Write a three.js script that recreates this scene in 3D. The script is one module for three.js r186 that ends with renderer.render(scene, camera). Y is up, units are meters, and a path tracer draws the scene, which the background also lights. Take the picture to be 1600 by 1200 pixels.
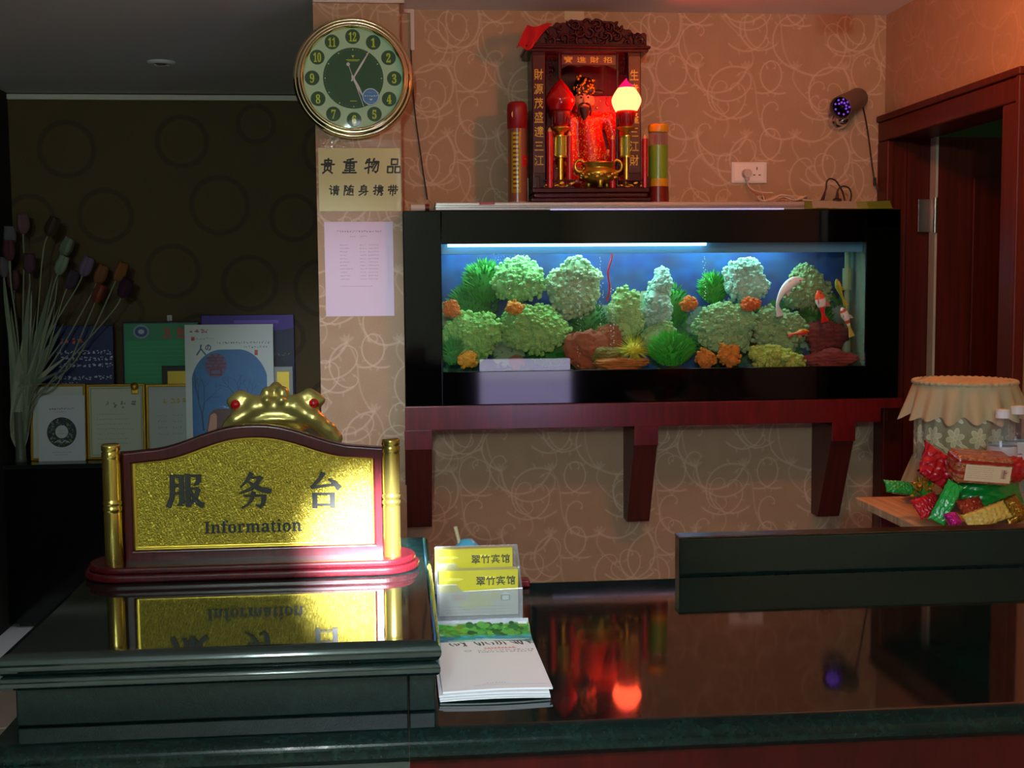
import * as THREE from 'three';
import { RoundedBoxGeometry } from 'three/addons/geometries/RoundedBoxGeometry.js';
import { ParametricGeometry } from 'three/addons/geometries/ParametricGeometry.js';
import { TextGeometry } from 'three/addons/geometries/TextGeometry.js';
import { FontLoader } from 'three/addons/loaders/FontLoader.js';
import { MarchingCubes } from 'three/addons/objects/MarchingCubes.js';
import { mergeGeometries, mergeVertices, toCreasedNormals } from 'three/addons/utils/BufferGeometryUtils.js';
import { RectAreaLightUniformsLib } from 'three/addons/lights/RectAreaLightUniformsLib.js';
RectAreaLightUniformsLib.init();

// ---------------------------------------------------------------- camera, light, exposure
const scene = new THREE.Scene();
const EYE = new THREE.Vector3(0, 1.45, 0), FOCAL = 1900; // focal length in pixels of the 1600 x 1200 frame
const camera = new THREE.PerspectiveCamera(2 * Math.atan(600 / FOCAL) * 180 / Math.PI, 4 / 3, 0.05, 60);
camera.position.copy(EYE);
camera.rotation.order = 'YXZ';
camera.rotation.set(-0.08108, -0.09194, -0.00855);
camera.updateMatrixWorld();
scene.background = new THREE.Color(0, 0, 0); // a closed room at night: nothing shines in from outside
const renderer = new THREE.WebGLRenderer();
renderer.toneMapping = THREE.LinearToneMapping;
renderer.toneMappingExposure = 1.0;
renderer.shadowMap.enabled = true;
// warm ceiling globe over the clerk's aisle, cool fluorescent globes in the lobby behind the camera, one narrow spot on the sign
const WARM = { at: [1.03, 2.19, -2.62], color: [1, 0.23, 0.055], power: 1.22 };
const COOL = [{ at: [-0.45, 2.19, 2.3], power: 9.5 }, { at: [-0.25, 2.19, 0.9], power: 2.6 }];
const COOLCOLOR = [0.74, 1.0, 0.92];
const SPOTS = [ // recessed halogen spots in the lobby ceiling
  { label: 'recessed halogen spot aimed at the golden information sign', at: [0.20, 2.285, 1.1], to: [-0.032, 1.170, -1.3], power: 1250, angle: 0.031 },
  { label: 'recessed halogen spot aimed at the notices on the pillar', at: [-0.05, 2.285, 0.5], to: [-0.22, 1.28, -3.74], power: 28, angle: 0.12 },
  { label: 'recessed halogen spot aimed at the leaflets on the counter', at: [0.30, 2.285, 0.7], to: [0.05, 1.09, -1.14], power: 8.5, angle: 0.125 },
  { label: 'recessed halogen spot over the pale floor of the left corner', at: [-1.40, 2.285, -3.2], to: [-1.56, 0, -5.0], power: 6, angle: 0.13 },
];
const TANKGLOW = { tube: 5, area: 21 };
const LAMPGLOW = { power: 0.55 };

// ---------------------------------------------------------------- helpers
let seed = 7;
const rnd = (a = 1, b) => { seed = (seed * 1664525 + 1013904223) >>> 0; const r = seed / 4294967296; return b === undefined ? r * a : a + r * (b - a); };
const V = (x, y, z) => new THREE.Vector3(x, y, z);
const names = {};
const numbered = (n) => { const k = names[n] = (names[n] ?? -1) + 1; return k ? n + '_' + String(k).padStart(3, '0') : n; };
const shade = (o) => { o.castShadow = o.receiveShadow = true; return o; };
function mesh(name, geo, mat, parent = scene) {
  if (Array.isArray(geo)) geo = merge(geo);
  const o = shade(new THREE.Mesh(geo, mat)); o.name = parent === scene ? numbered(name) : name; parent.add(o); return o;
}
function tag(o, label, category, group) { Object.assign(o.userData, { label, category }); if (group) o.userData.group = group; return o; }
function thing(name, label, category, pos = [0, 0, 0], group) {
  const o = new THREE.Group(); o.name = numbered(name); o.position.set(...pos); scene.add(o); return tag(o, label, category, group);
}
const struct = (name, geo, mat, parent) => { const o = mesh(name, geo, mat, parent); if (!parent) o.userData.kind = 'structure'; return o; };
function merge(list) {
  list = list.map((g) => { const h = g.index ? g.toNonIndexed() : g.clone(); for (const k of Object.keys(h.attributes)) if (!['position', 'normal', 'uv', 'color'].includes(k)) h.deleteAttribute(k); if (!h.attributes.uv) h.setAttribute('uv', new THREE.BufferAttribute(new Float32Array(h.attributes.position.count * 2), 2)); h.morphAttributes = {}; return h; });
  if (!list.every((g) => g.attributes.color)) list.forEach((g) => g.deleteAttribute('color'));
  return mergeGeometries(list);
}
const box = (w, h, d, x = 0, y = 0, z = 0, r = 0) => (r ? new RoundedBoxGeometry(w, h, d, 3, r) : new THREE.BoxGeometry(w, h, d)).translate(x, y, z);
const boxMM = (x0, y0, z0, x1, y1, z1, r = 0) => box(x1 - x0, y1 - y0, z1 - z0, (x0 + x1) / 2, (y0 + y1) / 2, (z0 + z1) / 2, r);
const cyl = (r0, r1, h, x = 0, y = 0, z = 0, n = 28) => new THREE.CylinderGeometry(r0, r1, h, n).translate(x, y, z);
const ball = (r, x = 0, y = 0, z = 0, n = 20) => new THREE.SphereGeometry(r, n, Math.ceil(n * 0.7)).translate(x, y, z);
const tube = (pts, r, n = 32, m = 8) => new THREE.TubeGeometry(new THREE.CatmullRomCurve3(pts.map((p) => p.isVector3 ? p : V(...p))), n, r, m);
const lathe = (pts, n = 40) => new THREE.LatheGeometry(pts.map(([x, y]) => new THREE.Vector2(x, y)), n);
// uv in metres by the face's main direction
function metre(g) {
  g = g.index ? g.toNonIndexed() : g; g.computeVertexNormals(); const p = g.attributes.position, n = g.attributes.normal, uv = new Float32Array(p.count * 2);
  for (let i = 0; i < p.count; i++) {
    const ax = Math.abs(n.getX(i)), ay = Math.abs(n.getY(i)), az = Math.abs(n.getZ(i));
    if (az >= ax && az >= ay) uv.set([p.getX(i), p.getY(i)], i * 2); else if (ax >= ay) uv.set([p.getZ(i), p.getY(i)], i * 2); else uv.set([p.getX(i), p.getZ(i)], i * 2);
  }
  g.setAttribute('uv', new THREE.BufferAttribute(uv, 2)); return g;
}
// the point of the plane z = const that the photograph shows at (px, py)
function at(px, py, z) {
  const d = V((px - 800) / FOCAL, -(py - 600) / FOCAL, -1).applyQuaternion(camera.quaternion);
  return EYE.clone().addScaledVector(d, z / d.z);
}
function span(x0, y0, x1, y1, z) { const a = at(x0, y0, z), b = at(x1, y1, z), c = at(x1, y0, z), d = at(x0, y1, z); const l = (a.x + d.x) / 2, r = (b.x + c.x) / 2, t = (a.y + c.y) / 2, m = (b.y + d.y) / 2; return { x: (l + r) / 2, y: (t + m) / 2, w: r - l, h: t - m, l, r, t, b: m }; }
// smooth union of balls, ellipsoids and tapered capsules, meshed as one skin
function skin(prims, k, cell) {
  const lo = V(9, 9, 9), hi = V(-9, -9, -9);
  for (const p of prims) { const R = p.e ? Math.max(...p.e) : Math.max(p.r, p.q ?? p.r); for (const c of [p.a, p.b ?? p.a]) { lo.min(V(c[0] - R, c[1] - R, c[2] - R)); hi.max(V(c[0] + R, c[1] + R, c[2] + R)); } }
  const mid = lo.clone().add(hi).multiplyScalar(0.5), S = Math.max(hi.x - lo.x, hi.y - lo.y, hi.z - lo.z) + 6 * cell, n = Math.min(150, Math.ceil(S / cell)), mc = new MarchingCubes(n, new THREE.MeshStandardMaterial(), false, false, 400000);
  mc.isolation = 0; let at = 0;
  for (let z = 0; z < n; z++) for (let y = 0; y < n; y++) for (let x = 0; x < n; x++, at++) {
    const px = mid.x + (x / (n / 2) - 1) * S / 2, py = mid.y + (y / (n / 2) - 1) * S / 2, pz = mid.z + (z / (n / 2) - 1) * S / 2; let d = 9;
    for (const p of prims) {
      let e; const [ax, ay, az] = p.a;
      if (p.e) { const ux = (px - ax) / p.e[0], uy = (py - ay) / p.e[1], uz = (pz - az) / p.e[2], k0 = Math.hypot(ux, uy, uz), k1 = Math.hypot(ux / p.e[0], uy / p.e[1], uz / p.e[2]); e = k1 > 0 ? k0 * (k0 - 1) / k1 : -Math.min(...p.e); }
      else if (p.b) { const bx = p.b[0] - ax, by = p.b[1] - ay, bz = p.b[2] - az, t = Math.min(1, Math.max(0, ((px - ax) * bx + (py - ay) * by + (pz - az) * bz) / (bx * bx + by * by + bz * bz))); e = Math.hypot(px - ax - t * bx, py - ay - t * by, pz - az - t * bz) - (p.r + t * ((p.q ?? p.r) - p.r)); }
      else e = Math.hypot(px - ax, py - ay, pz - az) - p.r;
      if (p.cut) { const h = Math.max(0, k - Math.abs(d + e)) / k; d = Math.max(d, -e) + h * h * k / 4; } else { const h = Math.max(0, k - Math.abs(d - e)) / k; d = Math.min(d, e) - h * h * k / 4; }
    }
    mc.field[at] = -d;
  }
  mc.update();
  let g = new THREE.BufferGeometry(); g.setAttribute('position', new THREE.BufferAttribute(Float32Array.from(mc.positionArray.subarray(0, mc.count * 3)), 3));
  g.scale(S / 2, S / 2, S / 2).translate(mid.x, mid.y, mid.z); g = mergeVertices(g, cell * 0.01); g.computeVertexNormals(); return g;
}
const noise2 = (() => { // tiling value noise
  const T = new Float32Array(65536); let s = 99; for (let i = 0; i < 65536; i++) { s = (s * 1103515245 + 12345) >>> 0; T[i] = (s >>> 8) / 16777216; }
  return (x, y, period) => { const xi = Math.floor(x), yi = Math.floor(y), fx = x - xi, fy = y - yi, u = fx * fx * (3 - 2 * fx), v = fy * fy * (3 - 2 * fy), m = (a) => ((a % period) + period) % period, h = (a, b) => T[(m(a) * 157 + m(b) * 911 + period * 17) & 65535]; return (h(xi, yi) * (1 - u) + h(xi + 1, yi) * u) * (1 - v) + (h(xi, yi + 1) * (1 - u) + h(xi + 1, yi + 1) * u) * v; };
})();
const noise3 = (x, y, z) => (Math.sin(x * 1.7 + Math.sin(y * 2.3 + z)) + Math.sin(y * 1.9 + Math.sin(z * 2.1 + x * 1.3)) + Math.sin(z * 1.6 + Math.sin(x * 2.7 + y * 0.7))) / 3;

// ---------------------------------------------------------------- textures
function canvas(w, h, draw) { const c = document.createElement('canvas'); c.width = w; c.height = h; draw(c.getContext('2d'), w, h); return c; }
function picture(w, h, draw, srgb = true) { const t = new THREE.CanvasTexture(canvas(w, h, draw)); if (srgb) t.colorSpace = THREE.SRGBColorSpace; t.magFilter = THREE.LinearFilter; return t; }
function tiled(t, perMetreX, perMetreY = perMetreX) { t.wrapS = t.wrapT = THREE.RepeatWrapping; t.repeat.set(perMetreX, perMetreY); return t; }
function field(n, f, srgb = false) { // greyscale or rgb texture from a function of the pixel
  const d = new Uint8Array(n * n * 4); for (let y = 0; y < n; y++) for (let x = 0; x < n; x++) { const v = f(x, y, n), o = (y * n + x) * 4; if (v.length) { d[o] = v[0]; d[o + 1] = v[1]; d[o + 2] = v[2]; } else d[o] = d[o + 1] = d[o + 2] = v; d[o + 3] = 255; }
  const t = new THREE.DataTexture(d, n, n); t.magFilter = THREE.LinearFilter; if (srgb) t.colorSpace = THREE.SRGBColorSpace; t.wrapS = t.wrapT = THREE.RepeatWrapping; t.needsUpdate = true; return t;
}
const std = (color, roughness = 0.6, o = {}) => new THREE.MeshPhysicalMaterial({ color, roughness, ...o });

// Chinese characters as pen strokes on a 100 x 100 square
const GLYPH = {
  贵: '28,14 72,14 72,30 28,30 28,14;50,4 50,40;8,40 92,40;30,50 30,76;30,50 70,50 70,76;50,56 48,72 20,96;54,76 82,96',
  重: '66,4 28,12;8,24 92,24;24,34 76,34 76,64 24,64 24,34;24,49 76,49;50,8 50,92;18,78 82,78;6,93 94,93',
  物: '16,10 6,34;14,26 44,26;28,4 28,96;4,66 44,52;60,4 46,40;56,22 92,22 88,80 76,92 70,84;70,24 48,62;84,24 56,82',
  品: '30,6 70,6 70,40 30,40 30,6;8,54 42,54 42,92 8,92 8,54;58,54 92,54 92,92 58,92 58,54',
  请: '12,8 22,20;6,36 22,36 22,84 34,74;44,16 92,16;46,30 90,30;38,44 96,44;68,6 68,44;50,54 50,94;50,54 86,54 86,90 78,88;50,67 86,67;50,79 86,79',
  随: '8,8 8,96;8,10 26,10 16,34 28,50 10,58;52,16 92,16;66,4 46,46;58,36 58,80;58,36 88,36 88,78;58,50 88,50;58,63 88,63;36,24 44,34;32,48 44,48 42,80 30,92;40,84 56,92 96,92',
  身: '50,2 40,12;26,14 26,60;26,14 74,14 74,86 62,94;26,30 74,30;26,45 74,45;8,62 92,60;74,56 10,96',
  携: '6,26 36,26;22,4 22,88 12,82;4,60 38,46;56,4 44,30;50,20 50,54;70,6 76,14;50,20 94,20;52,31 90,31;52,42 90,42;46,54 96,54;72,20 72,54;48,64 84,64 76,78 92,80 84,96 72,92;60,64 42,96',
  带: '6,20 94,20;28,6 28,34;50,4 50,32;72,6 72,34;8,52 8,42 92,42 86,54;26,56 26,84;26,56 74,56 74,82 66,80;50,42 50,98',
  翠: '8,8 44,8 44,38;16,16 28,24;10,36 40,26;54,8 90,8 90,38;62,16 74,24;56,36 86,26;50,42 50,50;14,52 86,52;34,56 18,74;34,62 46,72;66,56 54,74;66,62 84,74;6,82 94,82;50,74 50,98',
  竹: '24,6 8,36;16,26 46,26;32,26 32,96;66,6 52,36;60,26 94,26;78,26 78,92 68,90',
  宾: '50,2 50,12;8,28 8,16 92,16 86,28;66,28 30,34 30,70;32,50 76,50;62,50 62,70;6,72 94,72;34,78 14,96;66,78 86,96',
  馆: '20,4 8,30;16,18 40,18 34,32;24,34 24,90 40,78;70,4 70,14;46,28 46,18 94,18 90,28;56,34 56,96;56,34 86,34 86,56 56,56;56,68 88,68 88,94 56,94',
  招: '6,26 36,26;22,4 22,88 12,82;4,60 38,46;46,14 90,14 86,44 76,42;66,14 44,50;50,58 50,94;50,58 90,58 90,94;50,90 90,90',
  財: '10,8 10,70;10,8 42,8 42,70;10,28 42,28;10,48 42,48;10,70 42,70;20,76 6,94;32,76 46,94;50,30 96,30;80,4 80,92 68,88;78,34 50,78',
  進: '10,12 20,20;4,38 20,38 18,70 8,82;16,82 40,92 96,92;46,6 34,34;44,24 44,78;66,8 72,18;44,24 92,24;46,40 88,40;46,56 88,56;44,74 94,74;68,24 68,74',
  寶: '50,0 50,8;6,20 6,10 94,10 90,20;10,24 42,24;12,34 40,34;8,46 44,46;26,24 26,46;58,20 52,30;54,26 92,26;72,18 72,46;50,36 94,36;58,46 88,46;28,54 28,82;28,54 72,54 72,82;28,64 72,64;28,73 72,73;28,82 72,82;38,86 18,98;60,86 84,98',
  源: '10,8 20,18;4,32 14,42;6,92 22,60;34,12 96,12;36,12 34,60 24,96;62,14 54,26;46,28 46,56;46,28 86,28 86,56;46,42 86,42;46,56 86,56;66,56 66,92 58,90;50,66 38,88;80,66 94,88',
  茂: '6,16 94,16;32,4 32,28;68,4 68,28;14,38 92,38;22,38 18,70 6,96;50,28 60,64 88,94 94,80;84,50 60,76 34,94;72,28 82,34',
  盛: '12,14 92,14;22,14 20,36 8,58;22,32 44,32 42,54;54,2 64,36 86,56 92,46;82,24 60,48;72,4 80,10;18,66 18,92;18,66 82,66 82,92;39,66 39,92;61,66 61,92;4,94 96,94',
  達: '10,12 20,20;4,38 20,38 18,70 8,82;16,82 40,92 96,92;40,12 90,12;66,2 66,24;34,24 96,24;52,28 56,36;78,28 74,36;38,40 92,40;42,54 90,54;34,68 96,68;66,40 66,82',
  三: '14,16 86,16;22,48 78,48;6,86 94,86', 江: '12,8 22,18;6,34 16,44;8,92 26,60;38,16 92,16;66,16 66,86;32,88 96,88',
  生: '28,8 12,40;24,26 86,26;50,4 50,90;20,56 82,56;6,92 94,92',
  意: '50,2 50,10;14,14 86,14;32,18 38,28;66,18 62,28;6,32 94,32;26,40 74,40 74,66 26,66 26,40;26,53 74,53;16,76 8,94;34,74 36,94 76,94 72,84;52,72 58,82;84,74 94,90',
  興: '16,10 12,60;16,14 34,12;14,34 32,34;84,10 88,60;66,14 86,14;68,34 86,34;38,12 38,60;38,12 62,12 62,60;44,26 56,26;44,38 56,38 56,52 44,52 44,38;4,68 96,68;36,74 12,96;62,74 88,96',
  隆: '8,8 8,96;8,10 28,10 18,34 30,50 12,58;58,4 38,30;52,12 86,12 40,44;54,18 92,44;50,50 82,50;52,56 42,72;48,66 90,66;68,52 68,94;48,80 88,80;38,95 98,95',
  善: '34,4 40,14;66,4 60,14;12,18 88,18;18,31 82,31;6,45 94,45;50,18 50,45;34,48 40,58;66,48 60,58;8,62 92,62;24,70 24,96;24,70 76,70 76,96;24,94 76,94',
  人: '50,6 44,44 8,94;48,40 92,92', の: '56,20 40,80 18,76 14,50 34,24 62,18 88,40 84,70 60,90', 卫: '14,14 76,14 74,60 62,58;44,14 44,90;8,92 92,92',
};
function glyph(g, ch, x, y, s, w, color, brush = 0, slant = 0) {
  g.strokeStyle = g.fillStyle = color; g.lineCap = g.lineJoin = 'round';
  for (const st of GLYPH[ch].split(';')) {
    const pts = st.split(' ').map((q) => q.split(',').map(Number)).map(([a, b]) => [x + (a + slant * (50 - b)) * s / 100, y + b * s / 100]);
    if (!brush) { g.lineWidth = w; g.beginPath(); pts.forEach(([a, b], i) => i ? g.lineTo(a, b) : g.moveTo(a, b)); g.stroke(); continue; }
    let L = 0; for (let i = 1; i < pts.length; i++) L += Math.hypot(pts[i][0] - pts[i - 1][0], pts[i][1] - pts[i - 1][1]);
    let t = 0; for (let i = 1; i < pts.length; i++) { const [a, b] = pts[i - 1], [c, d] = pts[i], l = Math.hypot(c - a, d - b); for (let u = 0; u < l; u += 0.7) { const k = (t + u) / L, r = w * (0.62 + 0.5 * Math.abs(0.4 - k) - brush * 0.45 * k * k) * 0.6; g.beginPath(); g.arc(a + (c - a) * u / l, b + (d - b) * u / l, Math.max(r, w * 0.16), 0, 7); g.fill(); } t += l; }
  }
}
function words(g, str, x, y, s, step, w, color, down = false, brush = 0, slant = 0) { [...str].forEach((c, i) => { if (GLYPH[c]) glyph(g, c, x + (down ? 0 : i * step), y + (down ? i * step : 0), s, w, color, brush, slant); }); }
// print far too small to read: short broken dashes in a line
function dashes(g, x, y, w, h, color, gap = 0.35) { g.fillStyle = color; let a = x; while (a < x + w) { const l = h * rnd(0.5, 1.3); for (let k = 0; k < 4; k++) g.fillRect(a + rnd(l * 0.6), y + rnd(h * 0.8), l * rnd(0.2, 0.6), h * 0.22); a += l + h * gap; } }

const grainNoise = field(512, (x, y, n) => 110 + 60 * noise2(x / 2, y / 2, n / 2) + 60 * noise2(x / 5, y / 5, Math.round(n / 5)) + 25 * rnd());
const speck = field(512, (x, y, n) => { const a = noise2(x / 3.2, y / 3.2, 160), b = noise2(x / 9, y / 9, 57), c = noise2(x / 1.6, y / 1.6, 320); const v = 19 + 20 * a * b + (c > 0.9 ? 12 : 0); return [v * 0.42, v * 1.12, v * 1.02]; }, true);
const speckRough = field(512, (x, y, n) => 7 + 6 * noise2(x / 40, y / 40, 13) + 4 * noise2(x / 4, y / 4, 128));
const woodMap = (r, g, b, n = 512) => field(n, (x, y) => { const w = noise2(x / 5, y / 90, Math.round(n / 5)) * 0.5 + noise2(x / 2, y / 40, n / 2) * 0.3 + noise2(x / 22, y / 170, Math.round(n / 22)) * 0.5; const k = 0.72 + 0.42 * w; return [r * k, g * k, b * k]; }, true);
// cream vines on terracotta: spirals with leaf-shaped ends, on a tile of 0.62 m
const vines = (strength) => tiled(picture(1024, 1024, (g, w, h) => {
  const im = g.createImageData(w, h); for (let y = 0; y < h; y++) for (let x = 0; x < w; x++) { const n = noise2(x / 2, y / 2, 512) * 12 + noise2(x / 60, y / 60, 17) * 6 - 9, o = (y * w + x) * 4; im.data.set([178 + n, 149 + n, 117 + n, 255], o); } g.putImageData(im, 0, 0);
  g.lineCap = 'round';
  const leaf = (x, y, a, l) => { g.save(); g.translate(x, y); g.rotate(a); g.beginPath(); g.moveTo(0, 0); g.quadraticCurveTo(l * 0.4, -l * 0.42, l, 0); g.quadraticCurveTo(l * 0.35, l * 0.3, 0, 0); g.fill(); g.restore(); };
  // a scroll: a tapering stem that rolls up once, with a bulb at its eye and small leaves on its outer side
  const curl = (x, y, a, r, turn, wd) => { let px = x, py = y, th = a; const N = 64; for (let i = 0; i < N; i++) { const k = i / N, st = r * 0.115 * (1.15 - 0.75 * k), nx = px + Math.cos(th) * st, ny = py + Math.sin(th) * st; g.lineWidth = Math.max(2, wd * (1 - 0.62 * k)); g.beginPath(); g.moveTo(px, py); g.lineTo(nx, ny); g.stroke(); px = nx; py = ny; th += turn * (0.05 + 0.11 * k * k + 0.02 * Math.sin(k * 9)); if (i % 11 === 6 && i < 50) leaf(px, py, th - turn * 1.15, r * (0.46 - 0.004 * i)); }
    g.beginPath(); g.arc(px, py, wd * 0.62, 0, 7); g.fill(); leaf(px, py, th + 0.6, r * 0.22); };
  const all = (dx, dy) => { g.save(); g.translate(dx, dy); g.strokeStyle = g.fillStyle = strength;
    for (let row = 0; row < 3; row++) for (let i = 0; i < 4; i++) { // wandering vines, every node sends out a scroll to either side
      const x = i * 256 + (row % 2) * 128, y = row * 341.33, X = x + (i % 2 ? 118 : 138), Y = y + 341.33, up = i % 2 ? 1 : -1;
      g.lineWidth = 9; g.beginPath(); g.moveTo(x, y); g.bezierCurveTo(x + 90 * up, y + 110, X - 110 * up, Y - 130, X, Y); g.stroke();
      curl(x, y, 0.5 + 0.5 * i, 82 + 9 * ((i + row) % 3), up, 13); curl(x, y, Math.PI - 0.4 + 0.35 * row, 70 + 8 * ((i * 2 + row) % 3), -up, 12);
      curl(x + 52 * up, y + 120, up > 0 ? 0.2 : 2.9, 58 + 7 * (i % 3), -up, 11); curl(x + 30, y + 215, up > 0 ? 2.5 : 0.7, 64 + 6 * (row % 3), up, 11);
      for (const d of [-0.9, -0.3, 0.3, 0.9]) leaf(x, y, -1.57 + d, 46);
    }
    g.restore(); };
  for (const dx of [-1024, 0, 1024]) for (const dy of [-1024, 0, 1024]) all(dx, dy);
}), 1 / 0.64);
const wallpaper = vines('rgba(216,194,166,0.33)'), wallpaperWorn = vines('rgba(205,178,150,0.14)');
const ringPaper = picture(1024, 1024, (g, w, h) => {
  const im = g.createImageData(w, h); for (let y = 0; y < h; y++) for (let x = 0; x < w; x++) { const n = noise2(x / 2, y / 3, 512) * 12 + noise2(x / 80, y / 80, 13) * 8 - 9, o = (y * w + x) * 4; im.data.set([84 + n * 0.7, 65 + n * 0.7, 26 + n * 0.4, 255], o); } g.putImageData(im, 0, 0);
  const R = [[180, 180, 96], [470, 110, 70], [760, 210, 104], [320, 430, 110], [610, 480, 88], [900, 470, 100], [130, 690, 100], [430, 740, 104], [720, 760, 110], [960, 850, 70], [230, 950, 84], [560, 960, 78]];
  for (const dx of [-1024, 0, 1024]) for (const dy of [-1024, 0, 1024]) for (const [x, y, r] of R) { g.strokeStyle = 'rgba(54,38,16,0.5)'; g.lineWidth = 20; g.beginPath(); g.arc(x + dx, y + dy, r, 0, 7); g.stroke(); g.strokeStyle = 'rgba(96,76,38,0.4)'; g.lineWidth = 6; g.beginPath(); g.arc(x + dx, y + dy, r * 0.8, 0, 7); g.stroke(); }
});
tiled(ringPaper, 1 / 1.15);

// ---------------------------------------------------------------- materials
const M = {
  paper: std(0xffffff, 0.75, { map: wallpaper }),
  ring: std(0xffffff, 0.7, { map: ringPaper }),
  ceiling: std(0xe4edee, 0.9, { bumpMap: tiled(grainNoise.clone(), 2), bumpScale: 0.0008 }),
  lobby: std(0xa99f8e, 0.9), darkWall: std(0x241d16, 0.85), backRoom: std(0x9fae8c, 0.9),
  floor: std(0xc9c8c0, 0.25, { bumpMap: tiled(grainNoise.clone(), 1), bumpScale: 0.0003 }),
  trim: std(0xd9d3c2, 0.6),
  granite: std(0xffffff, 1, { map: tiled(speck.clone(), 3), roughnessMap: tiled(speckRough.clone(), 3), ior: 1.9 }),
  graniteLow: std(0xffffff, 1, { map: tiled(speck.clone(), 3), roughnessMap: tiled(speckRough.clone(), 3), ior: 1.36 }),
  mahogany: std(0xffffff, 0.32, { map: tiled(woodMap(116, 30, 24), 3, 1.2), clearcoat: 0.35, clearcoatRoughness: 0.25 }),
  apron: std(0xffffff, 0.3, { map: tiled(woodMap(104, 14, 18), 1.2, 3), clearcoat: 0.5, clearcoatRoughness: 0.2 }),
  counterFront: std(0xffffff, 0.4, { map: tiled(woodMap(66, 9, 7), 1.2, 3), specularIntensity: 0.35 }),
  bracket: std(0xffffff, 0.4, { map: tiled(woodMap(80, 20, 16), 3, 1.2) }),
  doorWood: std(0xffffff, 0.42, { map: tiled(woodMap(82, 24, 11), 3, 1), specularIntensity: 0.6 }),
  rosewood: std(0xffffff, 0.26, { map: tiled(woodMap(62, 10, 15), 8, 4), specularIntensity: 0.7 }),
  gold: std(0xd8b545, 0.28, { metalness: 0.9 }), brass: std(0xd6bc62, 0.2, { metalness: 0.95 }), goldPaint: std(0xd9b23a, 0.35, { metalness: 0.85 }),
  blackGloss: std(0x040506, 0.06, { specularIntensity: 0.8 }), black: std(0x0b0b0c, 0.5), darkGlass: std(0x050608, 0.12),
  white: std(0xe9e7e2, 0.5), offWhite: std(0xd8d0c4, 0.6), sheet: std(0xe8e8ea, 0.75),
  chrome: std(0xd4d4d6, 0.12, { metalness: 1 }), steel: std(0xb0aea8, 0.35, { metalness: 1 }),
  red: std(0xb01018, 0.35), redCloth: std(0xb50f16, 0.85), redPlastic: std(0xb3060c, 0.12, { clearcoat: 1, clearcoatRoughness: 0.06 }),
  clear: std(0xffffff, 0.05, { transmission: 1, thickness: 0, specularIntensity: 1 }),
  film: std(0xffffff, 0.16, { transmission: 1, thickness: 0, side: THREE.DoubleSide }),
};

// ---------------------------------------------------------------- the room
const CEIL = 2.306, WALLZ = -3.87, RIGHT = 1.578;
struct('floor', metre(boxMM(-1.85, -0.1, -5.75, 3.5, 0, 4.35)), M.floor);
{ // pale floor tiles, each with its own edges, where the photograph shows them and around
  const f = scene.children[scene.children.length - 1], g = box(0.594, 0.008, 0.594, 0, 0, 0, 0.003);
  const a = std(0xd2d1c8, 0.2), b = std(0xc8c7be, 0.2);
  for (let i = 0; i < 3; i++) for (let j = 0; j < 3; j++) { const o = mesh('tile', g, (i + j) % 2 ? a : b, f); o.position.set(-1.38 + i * 0.6, 0.002, -4.95 + j * 0.6); }
}
struct('ceiling', boxMM(-1.85, CEIL, -5.75, 3.5, CEIL + 0.1, 4.35), M.ceiling);
struct('wall_back', metre(boxMM(0.014, 0, -3.97, RIGHT + 0.112, CEIL, WALLZ)), M.paper);
struct('wall_pillar', metre(boxMM(-0.2415, 0, -5.6, 0.0145, CEIL, -3.74)), M.paper);
struct('wall_far', metre(boxMM(-1.8, 0, -5.7, -0.2, CEIL, -5.58)), M.ring);
struct('trim_1', boxMM(-1.689, CEIL - 0.03, -5.58, -0.242, CEIL - 0.006, -5.56, 0.004), M.trim);
struct('wall_left', boxMM(-1.8, 0, -5.7, -1.69, CEIL, 4.3), M.darkWall);
struct('wall_right', merge([boxMM(RIGHT, 1.93, -3.97, 1.69, CEIL, -2.99), boxMM(RIGHT, 0, -2.99, 1.69, CEIL, 4.3), boxMM(RIGHT, 0, -3.97, 1.69, 1.93, -3.84)].map(metre)), std(0xffffff, 0.75, { map: wallpaperWorn }));
struct('wall_lobby', boxMM(-1.8, 0, 4.2, 1.69, CEIL, 4.32), M.lobby);
struct('wall_side_room', merge([boxMM(1.69, 0, -5.2, 3.4, CEIL, -5.1), boxMM(3.4, 0, -5.2, 3.5, CEIL, -1.6), boxMM(1.69, 0, -1.7, 3.4, CEIL, -1.6), boxMM(1.6, 0, -5.2, 1.69, CEIL, -3.97)]), M.backRoom);
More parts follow.
